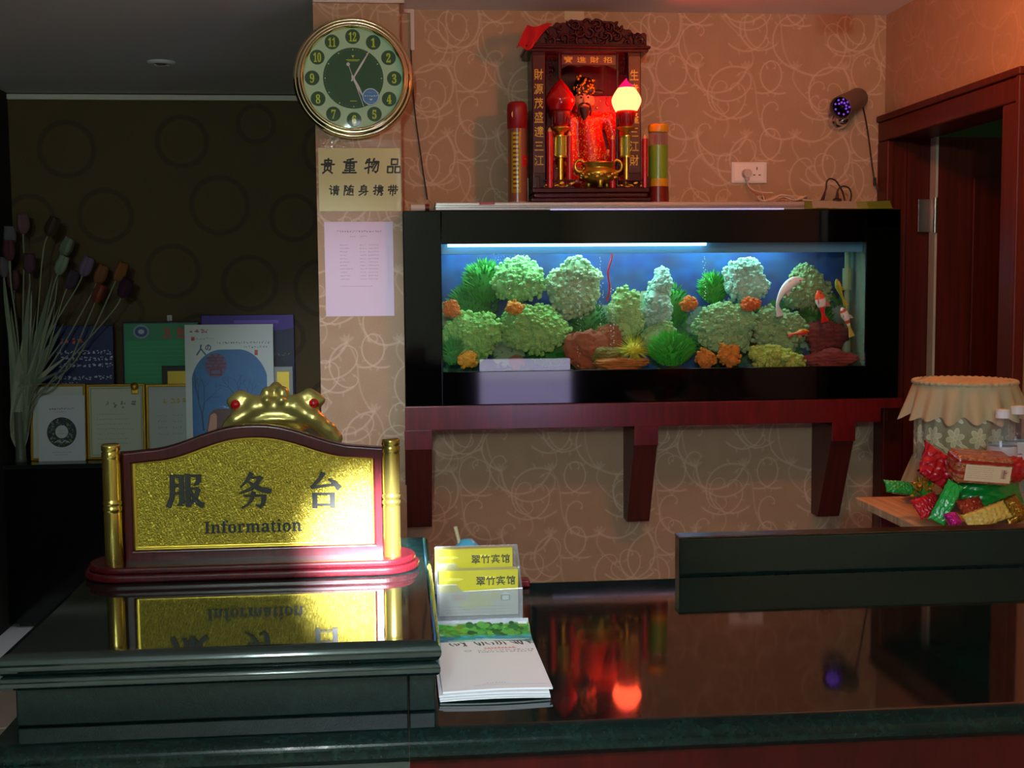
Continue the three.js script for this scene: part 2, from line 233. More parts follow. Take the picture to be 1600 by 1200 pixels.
// doorway in the right wall: casing, lining and the leaf that stands open into the next room
{
  const d = new THREE.Group(); d.name = 'door_1'; d.userData.kind = 'structure'; scene.add(d);
  const casing = struct('casing', [boxMM(1.553, 0, -3.866, RIGHT, 1.8995, -3.785, 0.006), boxMM(1.553, 0, -3.045, RIGHT, 1.8995, -2.9682, 0.006), boxMM(1.5535, 1.9, -3.8655, RIGHT, 1.963, -2.9682, 0.006), boxMM(1.547, 1.9634, -3.867, RIGHT, 1.984, -2.95, 0.005), boxMM(1.547, 0, -2.968, RIGHT, 1.963, -2.9502, 0.005)].map(metre), M.doorWood, d);
  struct('lining', [boxMM(1.57, 0, -3.845, 1.70, 1.935, -3.795), boxMM(1.57, 0, -3.03, 1.70, 1.935, -2.985), boxMM(1.57, 1.905, -3.845, 1.70, 1.935, -2.985), boxMM(1.62, 0, -3.80, 1.645, 1.91, -3.78)].map(metre), M.doorWood, d);
  struct('leaf', [boxMM(1.705, 0.01, -3.79, 2.50, 1.905, -3.752), boxMM(1.82, 1.12, -3.756, 2.38, 1.78, -3.742, 0.006), boxMM(1.82, 0.2, -3.756, 2.38, 0.98, -3.742, 0.006)].map(metre), M.doorWood, d);
  struct('edge_strip', boxMM(1.698, 0.01, -3.79, 1.706, 1.905, -3.748), std(0xb9b6a4, 0.5), d);
  for (const y of [1.66, 0.35]) struct('hinge', [boxMM(1.655, y - 0.052, -3.782, 1.70, y + 0.052, -3.776, 0.001), cyl(0.007, 0.007, 0.11, 1.697, y, -3.745, 12)], M.steel, d);
  casing.userData.label = 'dark red moulded wooden door casing';
}
// ---------------------------------------------------------------- lamps
function globe(name, label, [x, y, z], color, power, glow, r = 0.055) {
  const t = thing(name, label, 'lamp', [x, y, z], 'round globe lamps under the lobby ceiling');
  const m = new THREE.MeshStandardMaterial({ color: 0xf4f0e4, roughness: 0.4, emissive: new THREE.Color(...color), emissiveIntensity: glow });
  mesh('glass_globe', ball(r), m, t); mesh('base', [cyl(0.045, 0.05, CEIL - y - r + 0.012, 0, (CEIL - y + r - 0.012) / 2, 0)], M.white, t);
  const l = new THREE.PointLight(new THREE.Color(...color), power); l.name = name + '_light'; l.shadow.radius = r / 0.02; l.castShadow = true; t.add(l); return t;
}
{ const w = globe('ceiling_lamp', 'warm round glass ceiling lamp above the aisle before the fish tank', WARM.at, WARM.color, WARM.power, 3); delete w.userData.group; }
COOL.forEach((c, i) => { const w = globe('ceiling_lamp', ['cool white round ceiling lamp over the middle of the lobby', 'small cool white round ceiling lamp nearest the information counter'][i], c.at, i ? [0.92, 0.98, 1.0] : COOLCOLOR, c.power, 2.5); delete w.userData.group; });
for (const S of SPOTS) {
  const t = thing('spotlight', S.label, 'lamp', S.at), dir = V(...S.to).sub(V(...S.at)).normalize();
  mesh('rim', new THREE.TorusGeometry(0.036, 0.008, 12, 32).rotateX(Math.PI / 2).translate(0, 0.017, 0), M.chrome, t);
  mesh('lens', cyl(0.028, 0.028, 0.006, 0, 0.016, 0), new THREE.MeshStandardMaterial({ color: 0xffffff, emissive: 0xfff4e0, emissiveIntensity: 3 }), t);
  const s = new THREE.SpotLight(0xe4efff, S.power, 0, S.angle, 1); s.name = 'spot_light'; s.shadow.radius = 1; s.castShadow = true; s.target.position.copy(V(...S.to).sub(V(...S.at))); s.position.copy(dir).multiplyScalar(0.02); t.add(s, s.target);
}
{ // lamp of the room behind the door
  const t = thing('ceiling_lamp', 'small greenish ceiling lamp in the dark room behind the door', 'lamp', [2.7, 2.24, -3.0]);
  mesh('glass_globe', ball(0.04), new THREE.MeshStandardMaterial({ color: 0xeef4e0, emissive: 0xd8ffb0, emissiveIntensity: 0.5 }), t); mesh('base', cyl(0.03, 0.04, 0.04, 0, 0.046, 0), M.white, t);
  const l = new THREE.PointLight(0xd8ffb0, 0.09); l.name = 'room_light'; l.shadow.radius = 2; l.castShadow = true; t.add(l);
}
{ // unlit fitting in the ceiling at left
  const t = thing('downlight', 'small unlit round downlight in the dark left ceiling', 'lamp', [-0.884, CEIL, -4.8]);
  mesh('rim', lathe([[0.03, -0.002], [0.032, -0.01], [0.042, -0.012], [0.05, -0.006], [0.052, 0]]), std(0xe2e4e0, 0.3), t);
  mesh('lens', lathe([[0, -0.012], [0.015, -0.011], [0.031, -0.003]]), std(0x9a9c98, 0.2), t);
}

// ---------------------------------------------------------------- reception counter
const LOW = 1.08, HIGH = 1.147;
// a slab with a rounded front edge: profile in z and y, swept along x
function nosed(x0, x1, pts) { const s = new THREE.Shape(pts.map(([z, y]) => new THREE.Vector2(z, y))); return metre(new THREE.ExtrudeGeometry(s, { depth: x1 - x0, bevelEnabled: false, curveSegments: 6 }).rotateY(-Math.PI / 2).translate(x1, 0, 0)); }
function bull(front, back, top, thick, r) { // profile: z runs to the viewer
  const p = [[back, top - thick]]; const c = front - r;
  p.push([back, top - 0.008]); for (let i = 0; i <= 6; i++) { const a = Math.PI / 2 * i / 6; p.push([back + 0.012 - 0.012 * Math.cos(a), top - 0.008 + 0.008 * Math.sin(a)]); }
  for (let i = 0; i <= 12; i++) { const a = Math.PI / 2 * (1 - i / 12); p.push([c + r * Math.cos(a), top - r + r * Math.sin(a)]); }
  p.push([front, top - thick + 0.006], [front - 0.006, top - thick]); return p;
}
{
  const t = thing('reception_counter', 'long polished black granite counter with dark red wooden front', 'counter', [0, 0, 0]);
  mesh('worktop', nosed(0.0029, RIGHT - 0.012, bull(-0.985, -1.492, LOW, 0.026, 0.016)), M.graniteLow, t).userData.label = 'polished dark granite worktop';
  mesh('worktop', nosed(-0.3365, 0.0026, bull(-0.985, -1.492, LOW, 0.026, 0.016)), M.graniteLow, t);
  mesh('front_panel', metre(boxMM(0.003, 0, -1.03, RIGHT - 0.012, LOW - 0.0265, -1.0)), M.counterFront, t).userData.label = 'dark red wooden panel under the worktop';
  mesh('stone_panel', metre(boxMM(-0.332, 0, -1.03, 0.0024, LOW - 0.0265, -0.993)), M.granite, t);
  mesh('end_panel', metre(boxMM(-0.332, 0, -1.47, -0.305, LOW - 0.0265, -1.03)), M.counterFront, t); mesh('end_panel', metre(boxMM(RIGHT - 0.045, 0, -1.47, RIGHT - 0.012, LOW - 0.0265, -1.03)), M.counterFront, t);
}
{
  const t = thing('raised_counter', 'raised black granite counter top with rounded nosing under the information sign', 'counter', [0, 0, 0]);
  const slab = (x0, x1, z0, z1, y, h, b) => { const s = new THREE.Shape([[x0 + b, -z1 + b], [x1 - b, -z1 + b], [x1 - b, -z0 - b], [x0 + b, -z0 - b]].map(([a, c]) => new THREE.Vector2(a, c))); return metre(toCreasedNormals(new THREE.ExtrudeGeometry(s, { depth: h - 2 * b, bevelThickness: b, bevelSize: b, bevelSegments: 8 }).rotateX(-Math.PI / 2).translate(0, y + b, 0), 0.5)); };
  mesh('top_slab', [slab(-0.338, 0.0315, -1.462, -1.019, HIGH - 0.019, 0.019, 0.0094), slab(-0.337, 0.0305, -1.461, -1.0205, HIGH - 0.031, 0.0125, 0.0055)], M.granite, t);
  const face = std(0xffffff, 0.3, { map: tiled(speck.clone(), 4), bumpMap: tiled(grainNoise.clone(), 14), bumpScale: 0.0003 });
  mesh('front_panel', metre(boxMM(-0.328, LOW + 0.0005, -1.06, 0.0026, HIGH - 0.0315, -1.038, 0.0015)), face, t);
  mesh('side_panel', metre(boxMM(0.0031, LOW + 0.0005, -1.45, 0.0265, HIGH - 0.0315, -1.0375, 0.0015)), face, t);
  mesh('side_panel', metre(boxMM(-0.328, LOW + 0.0005, -1.45, -0.308, HIGH - 0.0315, -1.062, 0.0015)), face, t);
}
{
  const t = thing('upright_board', 'long upright black stone board with pale top edge along the counter back', 'board', [0, 0, 0]);
  mesh('board', metre(boxMM(0.349, LOW - 0.3, -1.519, RIGHT - 0.012, 1.1275, -1.4935, 0.001)), M.granite, t);
  mesh('top_strip', metre(boxMM(0.3485, 1.1277, -1.5195, RIGHT - 0.012, 1.1302, -1.493, 0.0008)), std(0x7d6a5a, 0.18, { map: tiled(woodMap(150, 120, 100), 2, 4) }), t);
}
{ // the clerk's side: low desk and two monitors that face the back wall, seen only as reflections in the tank's glass
  const t = thing('staff_desk', 'plain dark desk behind the counter carrying the monitor', 'desk', [0, 0, 0]);
  mesh('desktop', boxMM(0.1, 0.72, -1.95, 1.0, 0.75, -1.525, 0.004), M.bracket, t);
  for (const x of [0.12, 0.95]) mesh('leg', boxMM(x, 0, -1.94, x + 0.03, 0.72, -1.53), M.bracket, t);
  const page = picture(512, 300, (g, w, h) => { g.fillStyle = '#c9bdf2'; g.fillRect(0, 0, w, h); g.fillStyle = '#e4dcff'; g.fillRect(0, 0, w, 120); for (let i = 0; i < 8; i++) dashes(g, 40 + i * 50, 236, 30, 9, 'rgba(70,50,140,0.55)'); dashes(g, 60, 150, 60, 12, 'rgba(50,40,120,0.8)'); dashes(g, 60, 176, 60, 9, 'rgba(70,50,140,0.7)'); dashes(g, 300, 110, 90, 12, 'rgba(150,140,110,0.7)'); });
  const s = thing('monitor', 'computer monitor facing the tank behind the upright black board', 'monitor', [0.597, 0.7505, -1.568]);
  mesh('housing', box(0.452, 0.252, 0.028, 0, 0.23, 0, 0.008), M.black, s);
  const m = mesh('screen', new THREE.PlaneGeometry(0.436, 0.236).rotateY(Math.PI).translate(0, 0.23, -0.0145), new THREE.MeshStandardMaterial({ color: 0, roughness: 0.4, emissive: 0xffffff, emissiveMap: page, emissiveIntensity: 7 }), s);
  mesh('stand', [cyl(0.018, 0.02, 0.12, 0, 0.065, 0.005), cyl(0.09, 0.1, 0.012, 0, 0.007, 0)], M.black, s);
  const l = new THREE.RectAreaLight(0xc9bdf2, 0.5, 0.436, 0.236); l.position.set(0, 0.23, -0.02); l.name = 'screen_light'; s.add(l); // a RectAreaLight shines along -z
}
// ---------------------------------------------------------------- the information sign
const SZ = -1.3;
{
  const t = thing('information_sign', 'golden information sign in an arched red wooden frame with two brass posts', 'sign', [0, 0, 0]);
  const A = (x, y, z = SZ) => at(x, y, z);
  const base0 = at(135, 880, SZ - 0.005), base1 = at(655, 868, SZ - 0.005), L = base0.x, R = base1.x, by = HIGH + 0.0003;
  const stadium = (inset, h, y, b) => { const r = 0.042 - inset, s = new THREE.Shape(); s.absarc(R - 0.042, 0, r - b, -Math.PI / 2, Math.PI / 2); s.absarc(L + 0.042, 0, r - b, Math.PI / 2, Math.PI * 1.5); return new THREE.ExtrudeGeometry(s, { depth: h - 2 * b, bevelThickness: b, bevelSize: b, bevelSegments: 5, curveSegments: 20 }).rotateX(-Math.PI / 2).translate(0, y + b, SZ - 0.004); };
  mesh('base', [stadium(0, 0.0085, by, 0.003), stadium(0.004, 0.0075, by + 0.008, 0.0028)], M.rosewood, t);
  const top = by + 0.0155, cx = A(395, 700).x, half = (A(601, 710).x - A(188, 711).x) / 2;
  // outline of the board: straight sides and a crest that swings up in the middle
  const crest = (inset, n = 40) => { const w = half - inset, pts = []; const side = A(188, 711).y - inset * 0.8, peak = A(395, 667).y - inset; for (let i = 0; i <= n; i++) { const u = 1 - 2 * i / n, k = Math.abs(u); const s = k > 0.82 ? 0.5 * Math.pow((1 - k) / 0.18, 1.6) * 0.16 : 0.08 + 0.92 * (0.5 + 0.5 * Math.cos(Math.PI * Math.pow(k / 0.82, 1.1))); pts.push(new THREE.Vector2(cx + u * w, side + (peak - side) * s)); } return pts; };
  const shapeOf = (inset, bottom) => { const p = crest(inset); return new THREE.Shape([new THREE.Vector2(cx - half + inset, bottom), new THREE.Vector2(cx + half - inset, bottom), ...p]); };
  const fr = shapeOf(0, top - 0.001); fr.holes.push(new THREE.Path(shapeOf(0.0095, top + 0.0085).getPoints().reverse()));
  mesh('frame', [new THREE.ExtrudeGeometry(fr, { depth: 0.012, bevelThickness: 0.0025, bevelSize: 0.0022, bevelSegments: 4 }).translate(0, 0, SZ - 0.014), new THREE.ExtrudeGeometry(shapeOf(0.003, top), { depth: 0.004, bevelEnabled: false }).translate(0, 0, SZ - 0.016)], M.rosewood, t);
  const sand = std(0xcfae3c, 0.42, { metalness: 0.58, bumpMap: tiled(field(512, (x, y, n) => 255 * Math.pow(noise2(x / 4, y / 4, 128), 1.4) * 0.85 + 30 * rnd()), 8), bumpScale: 0.0016, map: tiled(field(256, (x, y) => { const v = 0.62 + 0.46 * noise2(x / 2, y / 2, 128); return [216 * v, 194 * v, 70 * v]; }, true), 10) }); sand.color.set(0xffffff);
  mesh('golden_plate', metre(new THREE.ExtrudeGeometry(shapeOf(0.0135, top + 0.0125), { depth: 0.004, bevelEnabled: false }).translate(0, 0, SZ - 0.0118)), sand, t);
  const rim = shapeOf(0.0092, top + 0.0082); rim.holes.push(new THREE.Path(shapeOf(0.0135, top + 0.0125).getPoints().reverse()));
  mesh('plate_rim', new THREE.ExtrudeGeometry(rim, { depth: 0.0035, bevelThickness: 0.001, bevelSize: 0.0008, bevelSegments: 3 }).translate(0, 0, SZ - 0.0112), std(0xd6b548, 0.3, { metalness: 0.9 }), t);
  // raised characters: every stroke a ribbon with its own start and end width
  const BOLD = { 服: '13,13:16,8 16,50 13,72 4,95;5,5:16,12 40,12;13,13:40,10 40,86;12,3:40,86 28,90;5,5:16,36 40,36;5,5:16,58 40,58;13,13:56,7 56,95;5,5:56,12 86,12;13,12:86,10 84,30;12,3:84,30 72,37;5,5:56,46 84,46;12,9:84,46 78,64 68,80;9,3:68,80 57,93;5,10:62,50 72,70;10,15:72,70 84,86 96,93', 务: '13,9:42,3 30,22;9,3:30,22 10,42;5,5:36,16 68,16;13,9:68,14 54,34 40,46;9,3:40,46 6,58;5,11:32,26 52,42;11,15:52,42 72,50 95,54;5,5:20,65 74,65;13,12:76,63 72,86;12,4:72,86 64,95 52,90;12,9:47,54 42,72;9,3:42,72 30,88 12,97', 台: '13,9:50,3 38,22;9,6:38,22 15,42;6,6:15,42 82,35;5,16:64,20 80,30 94,46;13,13:25,57 25,97;5,5:25,60 74,60;13,13:74,57 74,97;5,5:25,89 74,89' };
  const ribbon = (pts, w0, w1) => { const n = pts.length, Lh = [], Rh = []; pts.forEach((p, i) => { const a = pts[Math.max(0, i - 1)], b = pts[Math.min(n - 1, i + 1)], d = new THREE.Vector2(b.x - a.x, b.y - a.y).normalize(), w = (w0 + (w1 - w0) * i / (n - 1)) / 2; Lh.push(new THREE.Vector2(p.x - d.y * w, p.y + d.x * w)); Rh.unshift(new THREE.Vector2(p.x + d.y * w, p.y - d.x * w)); }); return new THREE.Shape([...Lh, ...Rh]); };
  const inkMat = std(0x100c06, 0.5);
  for (const [ch, x0, x1] of [['服', 257, 319], ['务', 368, 426], ['台', 476, 534]]) {
    const a = A(x0, 739), b = A(x1, 796), w = b.x - a.x, h = a.y - b.y, list = [];
    BOLD[ch].split(';').forEach((s, k) => { const [wd, p] = s.split(':'), [w0, w1] = wd.split(',').map((q) => q / 100 * w); const pts = p.split(' ').map((q) => q.split(',').map(Number)).map(([u, v]) => new THREE.Vector2(a.x + u / 100 * w, a.y - v / 100 * h)); list.push(new THREE.ExtrudeGeometry(ribbon(pts, w0, w1), { depth: 0.0012 + k * 0.00002, bevelThickness: 0.0003, bevelSize: 0.0002, bevelSegments: 1 })); });
    mesh('character', list, inkMat, t).position.z = SZ - 0.0078;
  }
  const font = await new FontLoader().loadAsync('fonts/droid/droid_serif_bold.typeface.json');
  const txt = new TextGeometry('Information', { font, size: 1, depth: 0.06, curveSegments: 5, bevelEnabled: false }); txt.computeBoundingBox(); const bb = txt.boundingBox, p0 = A(318, 836), p1 = A(470, 812);
  txt.translate(-bb.min.x, -bb.min.y, 0).scale((p1.x - p0.x) / (bb.max.x - bb.min.x), (p1.y - p0.y) / (bb.max.y - bb.min.y), 0.02).translate(p0.x, p0.y, SZ - 0.0078);
  mesh('lettering', txt, inkMat, t);
  const H = A(613, 683).y - top, post = lathe([[0, 0], [0.0092, 0], [0.0092, H * 0.43], [0.0082, H * 0.435], [0.0098, H * 0.45], [0.0098, H * 0.475], [0.0082, H * 0.487], [0.0098, H * 0.5], [0.0098, H * 0.525], [0.0082, H * 0.535], [0.0092, H * 0.545], [0.0092, H * 0.87], [0.0083, H * 0.88], [0.0096, H * 0.89], [0.0096, H * 0.93], [0.0083, H * 0.94], [0.0096, H * 0.95], [0.0096, H * 0.985], [0.0085, H], [0, H]], 36);
  for (const x of [A(176, 790, SZ + 0.012).x, A(612, 790, SZ + 0.012).x]) mesh('post', post, M.brass, t).position.set(x, top, SZ + 0.012);
}
// ---------------------------------------------------------------- toad statue behind the sign
{
  const c = at(432, 640, -1.405), t = thing('toad_statue', 'shiny golden toad figurine with red eyes peeping over the sign', 'statue', [c.x, HIGH + 0.001, -1.405]);
  const y = c.y - HIGH, g = skin([
    { a: [0, y * 0.52, -0.005], e: [0.052, 0.05, 0.036] }, { a: [0, y * 0.2, 0], e: [0.062, 0.035, 0.042] },
    { a: [-0.04, y * 0.45, 0.012], b: [-0.05, 0.012, 0.024], r: 0.015, q: 0.011 }, { a: [0.04, y * 0.45, 0.012], b: [0.05, 0.012, 0.024], r: 0.015, q: 0.011 },
    { a: [-0.05, 0.012, 0.024], b: [-0.058, 0.008, 0.036], r: 0.009 }, { a: [0.05, 0.012, 0.024], b: [0.058, 0.008, 0.036], r: 0.009 },
    { a: [0, y - 0.012, -0.004], e: [0.05, 0.017, 0.03] }, { a: [-0.022, y + 0.004, 0.014], b: [0.022, y + 0.004, 0.014], r: 0.0095 },
    { a: [-0.022, y + 0.003, 0.014], b: [-0.043, y - 0.01, 0.016], r: 0.0095, q: 0.008 }, { a: [-0.043, y - 0.01, 0.016], b: [-0.064, y - 0.032, 0.01], r: 0.008, q: 0.006 },
    { a: [0.022, y + 0.003, 0.014], b: [0.043, y - 0.01, 0.016], r: 0.0095, q: 0.008 }, { a: [0.043, y - 0.01, 0.016], b: [0.066, y - 0.034, 0.01], r: 0.0095, q: 0.009 },
    { a: [0, y - 0.034, 0.024], e: [0.05, 0.02, 0.022], cut: true }, { a: [0, y - 0.05, 0.006], e: [0.05, 0.009, 0.028] },
    { a: [-0.04, y + 0.008, 0.006], r: 0.0125 }, { a: [0.04, y + 0.008, 0.006], r: 0.0125 },
    { a: [-0.038, y + 0.017, 0.009], b: [-0.02, y + 0.012, 0.014], r: 0.004 }, { a: [0.038, y + 0.018, 0.009], b: [0.02, y + 0.012, 0.014], r: 0.004 },
    { a: [-0.038, y + 0.017, 0.009], b: [-0.05, y + 0.01, 0.01], r: 0.004 }, { a: [0.038, y + 0.018, 0.009], b: [0.052, y + 0.01, 0.01], r: 0.004 },
    { a: [-0.009, y + 0.019, 0.008], r: 0.007 }, { a: [0.008, y + 0.019, 0.008], r: 0.0075 }, { a: [0, y + 0.024, 0], r: 0.007 }, { a: [-0.008, y + 0.012, 0.022], r: 0.004 }, { a: [0.008, y + 0.012, 0.022], r: 0.004 },
    { a: [0.05, y - 0.012, 0.014], r: 0.005 }, { a: [0.062, y - 0.022, 0.014], r: 0.005 }, { a: [-0.053, y - 0.014, 0.014], r: 0.004 },
  ], 0.006, 0.0021);
  mesh('body', g, std(0xc2b068, 0.3, { metalness: 0.75 }), t);
  for (const s of [-1, 1]) mesh('eye', ball(0.0058, s * 0.0435, y + 0.007, 0.0165), std(0xb40612, 0.1, { clearcoat: 1, emissive: 0x400004, emissiveIntensity: 0.3 }), t);
}
// ---------------------------------------------------------------- card holder, cards, leaflets
{
  const fx = at(683, 955, -1.34).x, w = 0.0945, t = thing('card_holder', 'clear plastic two-step business card holder on the granite counter', 'card holder', [fx + w / 2, LOW + 0.0005, -1.34]);
  const clear = std(0xf4f6f8, 0.16, { transmission: 0.86, thickness: 0, specularIntensity: 1 });
  const wall = (y0, y1, z, d = 0.0022) => box(w, y1 - y0, d, 0, (y0 + y1) / 2, z, 0.0008);
  // each step: a front wall with a notch cut from its left-hand top, a back wall and two sides
  const notched = (y0, y1, z) => { const s = new THREE.Shape([[-w / 2, y0], [w / 2, y0], [w / 2, y1 - 0.006], [-w / 2 + 0.028, y1 - 0.008], [-w / 2 + 0.021, y1], [-w / 2, y1]].map(([a, b]) => new THREE.Vector2(a, b))); return new THREE.ExtrudeGeometry(s, { depth: 0.002, bevelThickness: 0.0004, bevelSize: 0.0004, bevelSegments: 2 }).translate(0, 0, z); };
  mesh('front_wall', notched(0, 0.040, 0.016), clear, t); mesh('front_wall', notched(0.0, 0.057, -0.012), clear, t); mesh('back_wall', wall(0, 0.072, -0.036), clear, t);
  for (const s of [-1, 1]) mesh('side_wall', (() => { const q = new THREE.Shape([[0.018, 0], [0.018, 0.034], [-0.009, 0.048], [-0.011, 0.056], [-0.036, 0.071], [-0.036, 0]].map(([a, b]) => new THREE.Vector2(a, b))); return new THREE.ExtrudeGeometry(q, { depth: 0.002, bevelEnabled: false }).rotateY(-Math.PI / 2).translate(s * (w / 2 - 0.001) + 0.001, 0, 0); })(), clear, t);
  mesh('floor_plate', box(w, 0.002, 0.054, 0, 0.001, -0.01), clear, t);
  const print = picture(720, 432, (g, W, H) => { g.fillStyle = '#c9c8b4'; g.fillRect(0, 0, W, H); g.fillStyle = '#d6cb3c'; g.fillRect(0, 0, W, H * 0.47); for (let i = 0; i < 40; i++) { g.fillStyle = `rgba(${200 + rnd(40)},${190 + rnd(40)},${rnd(90)},0.12)`; g.beginPath(); g.ellipse(rnd(W), rnd(H * 0.45), rnd(120), rnd(30), rnd(3), 0, 7); g.fill(); } g.fillStyle = 'rgba(250,240,110,0.8)'; g.beginPath(); g.ellipse(130, 82, 90, 15, 0, 0, 7); g.fill(); g.beginPath(); g.ellipse(430, 70, 80, 12, 0, 0, 7); g.fill(); words(g, '翠竹宾馆', 336, 62, 84, 92, 10, '#4c4a38');
    for (const [x, y, a, b] of [[380, 290, 120, 60], [260, 330, 90, 36], [520, 250, 80, 30]]) { g.fillStyle = 'rgba(214,210,90,0.5)'; g.beginPath(); g.ellipse(x, y, a, b, 0.3, 0, 7); g.fill(); } g.fillStyle = 'rgba(220,150,130,0.4)'; g.fillRect(110, 230, 130, 54); g.fillStyle = '#8e9488'; g.fillRect(560, 236, 86, 62); g.fillStyle = '#e8eae4'; g.beginPath(); g.moveTo(552, 240); g.lineTo(604, 214); g.lineTo(656, 240); g.fill(); g.fillRect(574, 250, 60, 40); for (let i = 0; i < 3; i++) dashes(g, 60, 340 + i * 28, 560, 14, 'rgba(120,124,110,0.6)'); });
  const cardMat = std(0xffffff, 0.35, { map: print }), edge = std(0xcfc98a, 0.7);
  for (const [i, z, y, lab] of [[0, 0.0025, 0.003, 'stack of yellow business cards in the front step of the holder'], [1, -0.0245, 0.0215, 'stack of yellow business cards in the rear step of the holder']]) {
    const c = thing('business_cards', lab, 'cards', [fx + w / 2 - 0.001 - i * 0.0035, LOW + 0.0005 + y, -1.34 + z], 'card stacks in the holder');
    mesh('cards', box(0.088, 0.05, 0.016, 0, 0.025, 0), edge, c); mesh('top_card', box(0.088, 0.051, 0.0005, 0, 0.0255, 0.0086), [edge, edge, edge, edge, cardMat, edge], c);
  }
  const riser = mesh('step', box(w - 0.006, 0.019, 0.02, 0, 0.0115, -0.0245, 0.001), clear, t);
}
{ // leaflets: a stack of bent sheets, the upper ones shifted
  const a = at(686, 1098, -1.0575), x0 = a.x, W = 0.099, group = 'leaflets stacked on the counter';
  const cover = picture(512, 1024, (g, w, h) => {
    g.fillStyle = '#e9e9ec'; g.fillRect(0, 0, w, h);
    const img = 0.225 * h; g.save(); g.beginPath(); g.moveTo(0, 0); g.lineTo(w, 0); g.lineTo(w, img + 20); g.quadraticCurveTo(w * 0.55, img - 34, 0, img - 16); g.fill(); g.clip();
    for (let i = 0; i < 1600; i++) { const y = rnd(img + 30), k = y / img; g.fillStyle = k < 0.16 ? `rgba(190,200,210,0.5)` : k < 0.62 ? `rgba(${20 + rnd(120)},${110 + rnd(90)},${30 + rnd(50)},0.5)` : `rgba(${20 + rnd(60)},${90 + rnd(110)},${100 + rnd(100)},0.5)`; g.beginPath(); g.ellipse(rnd(w), y, 8 + rnd(34), 3 + rnd(11), rnd(-0.6, 0.6), 0, 7); g.fill(); }
    for (let i = 0; i < 70; i++) { g.fillStyle = ['#2f6a35', '#3f8a3c', '#25562c', '#58a048'][i % 4]; g.beginPath(); g.arc(w * 0.62 + rnd(-130, 180), img * 0.32 + rnd(-40, 60), 6 + rnd(18), 0, 7); g.fill(); } g.strokeStyle = 'rgba(220,235,235,0.8)'; g.lineWidth = 7; for (let i = 0; i < 5; i++) { g.beginPath(); g.moveTo(rnd(w * 0.5), img * 0.75 + rnd(30)); g.lineTo(rnd(w * 0.5, w), img * 0.85 + rnd(30)); g.stroke(); } g.restore();
    g.strokeStyle = '#253038'; g.lineWidth = 9; g.lineCap = 'round'; g.beginPath(); for (const [s, n] of [[70, 5], [200, 4], [290, 4], [390, 6]]) for (let i = 0; i < n; i++) { g.moveTo(s + i * 19 + rnd(8), img - 6 + rnd(24)); g.quadraticCurveTo(s + i * 19 + rnd(24), img + rnd(40), s + i * 19 + rnd(34), img + 46 + rnd(24)); } g.stroke();
    g.strokeStyle = 'rgba(210,70,70,0.85)'; g.lineWidth = 8; g.beginPath(); for (let i = 0; i < 9; i++) { g.moveTo(250 + i * 18, img + 108 + rnd(10)); g.lineTo(250 + i * 18 + rnd(12), img + 122 + rnd(8)); g.moveTo(250 + i * 18, img + 126); g.lineTo(264 + i * 18, img + 128); } g.stroke();
    dashes(g, 120, img + 86, 330, 5, 'rgba(120,120,130,0.6)'); dashes(g, 210, img + 150, 270, 18, 'rgba(50,50,60,0.9)', 0.1); dashes(g, 210, img + 180, 270, 18, 'rgba(50,50,60,0.9)', 0.1); g.strokeStyle = '#777'; g.lineWidth = 4; g.beginPath(); g.ellipse(160, img + 158, 16, 12, 0, 0, 7); g.stroke();
    dashes(g, 210, h - 96, 90, 10, 'rgba(90,95,100,0.8)'); dashes(g, 190, h - 78, 130, 6, 'rgba(90,95,100,0.6)'); g.fillStyle = 'rgba(150,170,215,0.7)'; g.fillRect(150, h - 62, w - 170, 4);
  });
  const sheetGeo = (lift, th) => { // u across, v from the near edge to the far edge; the far end bends upward
    const f = (top) => new ParametricGeometry((u, v, p) => { const s = v * 0.19, k = Math.max(0, s - 0.152), y = k > 0 ? 5.4 * k * k + 0.12 * k : 0; p.set((u - 0.5) * W, y + lift + (top ? th : 0) + 0.0012 * Math.sin(u * 3.1) * (1 - v), -Math.min(s, 0.152) - (k > 0 ? k * (1 - 2.2 * k) : 0)); }, 8, 24);
    const t = f(true), b = f(false), rimPts = new ParametricGeometry((u, v, p) => { const e = u * 4, q = e < 1 ? [e, 0] : e < 2 ? [1, e - 1] : e < 3 ? [3 - e, 1] : [0, 4 - e]; const s = q[1] * 0.19, k = Math.max(0, s - 0.152), y = k > 0 ? 5.4 * k * k + 0.12 * k : 0; p.set((q[0] - 0.5) * W, y + lift + v * th + 0.0012 * Math.sin(q[0] * 3.1) * (1 - q[1]), -Math.min(s, 0.152) - (k > 0 ? k * (1 - 2.2 * k) : 0)); }, 64, 1);
    return [t, b, rimPts];
  };
  const white = std(0xe4e4e8, 0.6), face = std(0xffffff, 0.4, { map: cover }), lab = ['bottom white leaflet of the pile under the cards', 'white leaflet second from the bottom of the pile', 'white leaflet third from the bottom of the pile', 'top landscape leaflet of the pile with green picture'];
  lab[0] = 'lowest leaflet of the pile on the counter, touching the stone';
  for (let i = 0; i < 4; i++) { const t = thing('leaflet', lab[i], 'leaflet', [x0 + W / 2 + [0.001, 0.0005, 0.0, 0.0035][i], LOW + 0.0006 + i * 0.0022, -1.0575 + [0, 0.0015, 0.0005, -0.003][i]], group); t.rotation.y = [0.004, -0.006, 0.004, 0.014][i]; const [a, b, c] = sheetGeo(0, 0.0017); if (i === 3) { mesh('cover', a, face, t); mesh('paper', [b, c], white, t); } else mesh('paper', [a, b, c], white, t); }
}

